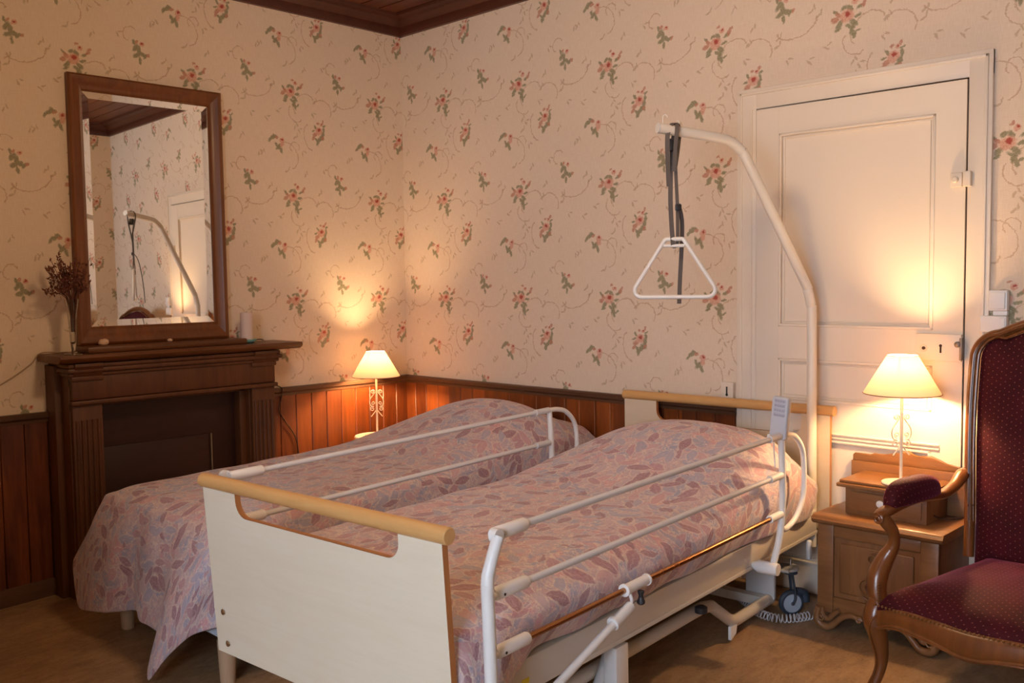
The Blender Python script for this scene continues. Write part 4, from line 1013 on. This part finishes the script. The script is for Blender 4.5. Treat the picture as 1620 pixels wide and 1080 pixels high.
# scrolled apron and feet
for sx in (-1, 1):
    a = MB(); cx = (X0 if sx < 0 else X1) - 3.05
    def S(dx, z, dy=0.0): return Vector((cx - sx * 0 + (-sx) * dx, YF + .17 - .006 + dy, z - nz))
    a.tube([S(.012, .150), S(.005, .118), S(.008, .092), S(.030, .078), S(.058, .082), S(.080, .104), S(.105, .128), S(.14, .140), S(.175, .130)], .012, 12, smooth=5, rads=[.014, .016, .016, .015, .013, .012, .011, .010, .006])
    a.tube([S(.020, .150, .004), S(.026, .118, .004), S(.048, .108, .004), S(.068, .130, .004), S(.09, .150, .004)], .010, 10, smooth=4)
    a.tube([S(.028, .126, -.010)] + spiral(S(.022, .112, -.010), .014, .004, .9, -1.2, ex, ez, 18), .0035, 8)
    a.tube(spiral(S(.168, .132, -.004), .012, .004, 0, 1.2, ex, ez, 18), .005, 8)
    a.build('scroll_foot', M_oak_v, ns)
    a2 = MB(); a2.tube([Vector((cx - sx * -.0 - sx * .012 * -1 * -1, YB + .17 - .03, .150 - nz)), Vector((cx - sx * .014, YB + .17 - .03, zf(-.05) - nz + .002))], .014, 12); a2.build('back_foot', M_oak_v, ns)
    a3 = MB(); N(a3, (X0 + .004) if sx < 0 else (X1 - .020), (X0 + .020) if sx < 0 else (X1 - .004), YF + .02, YB, .125, .152, .003); a3.build('side_apron', M_oak_v, ns)
ap = MB(); N(ap, X0 + .02, X1 - .02, YF + .004, YF + .016, .130, .152, .002); ap.build('front_apron', M_oak, ns)

# ------------------------------------------------------------------ armchair
CR = -math.radians(6.0); CZ = zf(-.4)
ch = root('armchair', (3.616, -.165, CZ), 'carved walnut armchair in dotted burgundy velvet beside the nightstand', 'armchair', CR)
BS = 1.03
def q3(a, b_, z): return Vector((a, b_ * BS, z - CZ))
def qfl(b_): return zf(-.22 + b_) + .0005
VEL_F, VEL_S = velvet('xz'), velvet('xy')
def mirror_pts(p, s): return [Vector((s * v.x, v.y, v.z)) for v in p]
for s in (-1, 1):
    p = [q3(.322, -.652, qfl(-.65) + .012), q3(.316, -.642, .085), q3(.300, -.622, .15), q3(.296, -.618, .20), q3(.304, -.628, .27), q3(.312, -.636, .325), q3(.306, -.620, .375)]
    l = MB(); l.tube(mirror_pts(p, s), .03, 16, smooth=5, rads=[.020, .0155, .0165, .021, .030, .035, .030])
    l.lathe([(0, 0), (.018, 0), (.021, .008), (.016, .016)], Vector((s * .322, -.652 * BS, qfl(-.65) - CZ)), 16)
    lo_ = l.build('front_leg', M_chair, ch)
    MB().tube(mirror_pts([q3(.322, -.668, .10), q3(.308, -.642, .15), q3(.303, -.642, .20), q3(.312, -.660, .27), q3(.306, -.672, .315), q3(.285, -.672, .345)], s), .003, 8, smooth=5).build('leg_bead', M_chair, lo_)
    rl = MB(); rl.tube(mirror_pts([q3(.262, .045, qfl(.04)), q3(.258, -.02, .20), q3(.255, -.07, .36)], s), .02, 12, smooth=4); rl.build('rear_leg', M_chair, ch)
    arm = root('x', (0, 0, 0), '', ''); bpy.data.objects.remove(arm)
    post = MB()
    post.tube(mirror_pts([q3(.300, -.610, .345), q3(.318, -.612, .40), q3(.322, -.600, .45), q3(.312, -.575, .50), q3(.292, -.565, .545), q3(.286, -.575, .59), q3(.296, -.598, .625), q3(.305, -.612, .650)], s), .025, 14, smooth=5, rads=[.030, .030, .031, .027, .020, .018, .021, .019])
    po = post.build('arm_post', M_chair, ch)
    aw = MB()
    aw.tube(mirror_pts([q3(.308, -.630, .648), q3(.306, -.600, .655), q3(.302, -.50, .668), q3(.300, -.40, .672), q3(.302, -.30, .662), q3(.303, -.22, .655), q3(.300, -.15, .672), q3(.298, -.095, .705), q3(.298, -.07, .715)], s), .022, 14, smooth=5, flat=.75, rads=[.016, .023, .024, .024, .023, .022, .022, .025, .016])
    aw.tube([v + Vector((0, -.034, 0)) for v in spiral(Vector((s * .305, -.600 * BS, .640 - CZ)), .016, .004, PI / 2, 1.3, (s, 0, 0), (0, 0, 1), 20)], .005, 8)
    ao = aw.build('arm_rail', M_chair, ch)
    pad = MB(); bmesh.ops.create_uvsphere(pad.bm, u_segments=28, v_segments=18, radius=1)
    for v in pad.bm.verts:
        x, y, z = v.co
        def sq(t, e): return math.copysign(abs(t) ** e, t)
        v.co = Vector((s * .303 + sq(x, .75) * .040, -.425 * BS + sq(y, .62) * .160, (.676 + .012 * y * 0 - CZ) + (max(z, 0) ** .75) * .070 * (1 - .1 * y) + min(z, 0) * .012 - .035 * max(0, -y - .5) ** 2))
    pad.build('arm_pad', VEL_S, ao, ang=180)
# seat rail, front, carved and bowed
srl = MB()
front = [q3(-.300, -.640, .330), q3(-.22, -.652, .350), q3(-.11, -.668, .345), q3(0, -.676, .332), q3(.11, -.668, .345), q3(.22, -.652, .350), q3(.300, -.640, .330)]
def band(mb, path, hgt, thk, smooth=6):
    P = cat(path, smooth); H_ = cat([(h, 0, 0) for h in hgt], smooth); R2 = []
    for i, p in enumerate(P):
        t = (P[min(i + 1, len(P) - 1)] - P[max(i - 1, 0)]); t.z = 0; t.normalize(); n = Vector((t.y, -t.x, 0)); h = H_[i].x
        prof = [(-1, -1), (.6, -1), (1, -.80), (.82, -.62), (.9, -.5), (1, -.2), (.8, .5), (.5, .9), (.2, 1), (-1, 1)]
        R2.append([mb.bm.verts.new(p + n * thk * a + Vector((0, 0, h * c))) for a, c in prof])
    m_ = len(R2[0])
    for A, B in zip(R2, R2[1:]):
        for k in range(m_): mb.bm.faces.new((A[k], A[(k + 1) % m_], B[(k + 1) % m_], B[k]))
    mb.bm.faces.new(R2[0][::-1]); mb.bm.faces.new(R2[-1])
band(srl, front, [.040, .030, .034, .042, .034, .030, .040], .020)
band(srl, [q3(-.250, -.06, .335), q3(-.29, -.35, .335), q3(-.305, -.62, .335)], [.035] * 3, .016)
band(srl, [q3(.305, -.62, .335), q3(.29, -.35, .335), q3(.250, -.06, .335)], [.035] * 3, .016)
band(srl, [q3(.25, -.055, .335), q3(0, -.05, .335), q3(-.25, -.055, .335)], [.035] * 3, .016)
srl.build('seat_rail', M_chair, ch)
MB().tube(cat([p + Vector((0, -.021, -.030 + .0)) for p in front], 4), .0035, 8).build('rail_bead', M_chair, ch)
# seat cushion
se = MB(); nu, nv = 28, 24; GV = []
def seat_pt(i, j):
    a = i / nu * 2 - 1; t = j / nv
    hw_ = lerp(.245, .292, 1 - t); yb = lerp(-.655 - .018 * (1 - a * a), -.075, t)
    e = min(1 - abs(a), t * 1.6, (1 - t) * 3)
    puff = .085 * (1 - (1 - min(1, e / .55)) ** 2.4) ** .6 * (1 - .15 * abs(a))
    return q3(a * hw_, yb, .372 + puff + .006 * noise.noise(Vector((a * 2, t * 3, 0))))
for i in range(nu + 1): GV.append([se.bm.verts.new(seat_pt(i, j)) for j in range(nv + 1)])
GB = [[se.bm.verts.new((v.co.x, v.co.y, .335 - CZ)) for v in col] for col in GV]
for i in range(nu):
    for j in range(nv):
        se.bm.faces.new((GV[i][j], GV[i + 1][j], GV[i + 1][j + 1], GV[i][j + 1])); se.bm.faces.new((GB[i][j], GB[i][j + 1], GB[i + 1][j + 1], GB[i + 1][j]))
for i in range(nu):
    se.bm.faces.new((GV[i][0], GB[i][0], GB[i + 1][0], GV[i + 1][0])); se.bm.faces.new((GV[i][nv], GV[i + 1][nv], GB[i + 1][nv], GB[i][nv]))
for j in range(nv):
    se.bm.faces.new((GV[0][j], GV[0][j + 1], GB[0][j + 1], GB[0][j])); se.bm.faces.new((GV[nu][j], GB[nu][j], GB[nu][j + 1], GV[nu][j + 1]))
seo = se.build('seat_cushion', VEL_S, ch, ang=70)
nl = MB()
for k in range(46):
    t = k / 45; a = lerp(-.296, .296, t); y_ = -.660 - .022 * (1 - (a / .3) ** 2)
    bmesh.ops.create_icosphere(nl.bm, subdivisions=1, radius=.0048, matrix=Matrix.Translation(q3(a, y_, .376 + .012 * math.cos(a * PI / .3) * 0)))
for k in range(8):
    bmesh.ops.create_icosphere(nl.bm, subdivisions=1, radius=.0045, matrix=Matrix.Translation(q3(-.290, -.652 , .384 + k * .008)))
nl.build('nail_trim', M_nail, seo)['kind'] = 'stuff'
# back: frame and upholstery
def back_b(z): return lerp(-.085, .0, max(0, min(1, (z - .40) / .85))) - .012 * math.sin(PI * max(0, min(1, (z - .4) / .85)))
def outline(off, zlow):
    pts = []
    W2 = .292 - off
    for z in (zlow, .55, .70, .82, .95, 1.05, 1.11): pts.append((-(W2 - .020 * sstep(1.0, .45, z)), z))
    for k in range(1, 6): a = PI - k / 6 * PI / 2; pts.append((-(W2 - .085) + .085 * math.cos(a), 1.11 + .085 * math.sin(a) * (1 - off * 2)))
    zc = 1.252 - off
    for k in range(0, 7): a = -1 + k / 6; pts.append((a * (W2 - .085), lerp(zc, 1.197 - off * .7, abs(a) ** 2)))
    left = pts; right = [(-x, z) for x, z in reversed(left[:-1])]
    return left + right
fo = [q3(x, back_b(z) - .010, z) for x, z in outline(.0, .42)]
bf = MB(); bf.tube(fo, .018, 14, flat=1.0, up=(0, 1, 0), smooth=2)
bfo = bf.build('back_frame', M_chair, ch)
MB().tube([q3(x, back_b(z) - .028, z) for x, z in outline(.020, .72)], .0045, 8, smooth=2, up=(0, 1, 0)).build('inner_bead', M_chair, bfo)
MB().tube([q3(x, back_b(z) - .031, z) for x, z in outline(.004, .74)], .0035, 8, smooth=2, up=(0, 1, 0)).build('outer_bead', M_chair, bfo)
up_ = MB(); ol = outline(.024, .40); nr = 14
cen = (0, .80); ringsF = []
for r in range(nr + 1):
    f = r / nr; ring = []
    for x, z in ol:
        px, pz = lerp(cen[0], x, f), lerp(cen[1], z, f)
        puff = .032 * (1 - f ** 3.0) ** .7
        ring.append(up_.bm.verts.new(q3(px, back_b(pz) - .016 - puff, pz)) if r > 0 else None)
    ringsF.append(ring)
cv0 = up_.bm.verts.new(q3(0, back_b(.80) - .016 - .032, .80)); n = len(ol)
for k in range(n):
    up_.bm.faces.new((cv0, ringsF[1][k], ringsF[1][(k + 1) % n]))
    for r in range(1, nr): up_.bm.faces.new((ringsF[r][k], ringsF[r + 1][k], ringsF[r + 1][(k + 1) % n], ringsF[r][(k + 1) % n]))
rb_ = [up_.bm.verts.new(v.co + Vector((0, .030, 0))) for v in ringsF[nr]]
for k in range(n): up_.bm.faces.new((ringsF[nr][k], rb_[k], rb_[(k + 1) % n], ringsF[nr][(k + 1) % n]))
up_.bm.faces.new(rb_[::-1])
up_.build('back_cushion', VEL_F, ch, ang=60)

# ------------------------------------------------------------------ wall fittings
sw = root('light_switch', (3.354, -.001, 1.308), 'white square light switch on the wall right of the door', 'switch')
MB().box(-.032, .030, -.032, 0, -.037, .037, .004).build('housing', M_whitep, sw)
MB().box(-.026, .024, -.037, -.030, -.030, .030, .003).build('rocker', M_whitep, sw)
MB().box(-.020, .028, -.022, 0, -.054, -.037, .002).build('conduit_cover', M_whitep, sw)
so2 = root('wall_socket', (3.343, -.001, 1.225), 'white wall socket below the light switch, half behind the armchair', 'socket')
MB().box(-.048, .040, -.034, 0, -.030, .028, .004).build('housing', M_whitep, so2)
MB().box(.018, .036, -.037, -.030, -.024, .022, .003).build('cover_flap', M_whitep, so2)
ts = root('telephone_socket', (2.243, -.001, .905), 'small cream wall outlet with a dark slot above the headboard', 'outlet')
MB().box(-.034, .028, -.022, 0, -.040, .036, .003).build('housing', M_door, ts)
MB().box(-.006, .001, -.0235, -.021, -.022, .016).lathe([(0, 0), (.006, 0), (.006, .0015)], (-.0025, -.022, -.020), 12, (0, -1, 0)).build('slot', M_black, ts)
bn = MB().tube([(3.185, -.20, .545), (3.205, -.16, .520), (3.24, -.10, .509), (3.262, -.05, .508)], .0028, 8, smooth=5).build('lamp_flex', M_cord)
tag(bn, 'short dark flex on the nightstand top seen under the chair arm', 'cord')

# ceiling lamp just above the top edge of the picture
pe = root('pendant_lamp', PENDANT, 'frosted globe ceiling lamp hanging in the middle of the room', 'lamp')
MB().lathe([(0, -.13), (.06, -.115), (.11, -.065), (.13, 0), (.11, .065), (.06, .115), (.04, .13)], (0, 0, 0), 32, capb=False, capt=False).build('globe', M_bulb2, pe).visible_shadow = False
MB().lathe([(0, .125), (.045, .125), (.045, .17), (.012, .19), (0, .19)], (0, 0, 0), 24).tube([(0, 0, .18), (0, 0, ZC - PENDANT[2] - .03)], .006, 10).lathe([(0, ZC - PENDANT[2] - .04), (.06, ZC - PENDANT[2] - .03), (.06, ZC - PENDANT[2]), (0, ZC - PENDANT[2])], (0, 0, 0), 24).build('fitting', M_iron, pe)
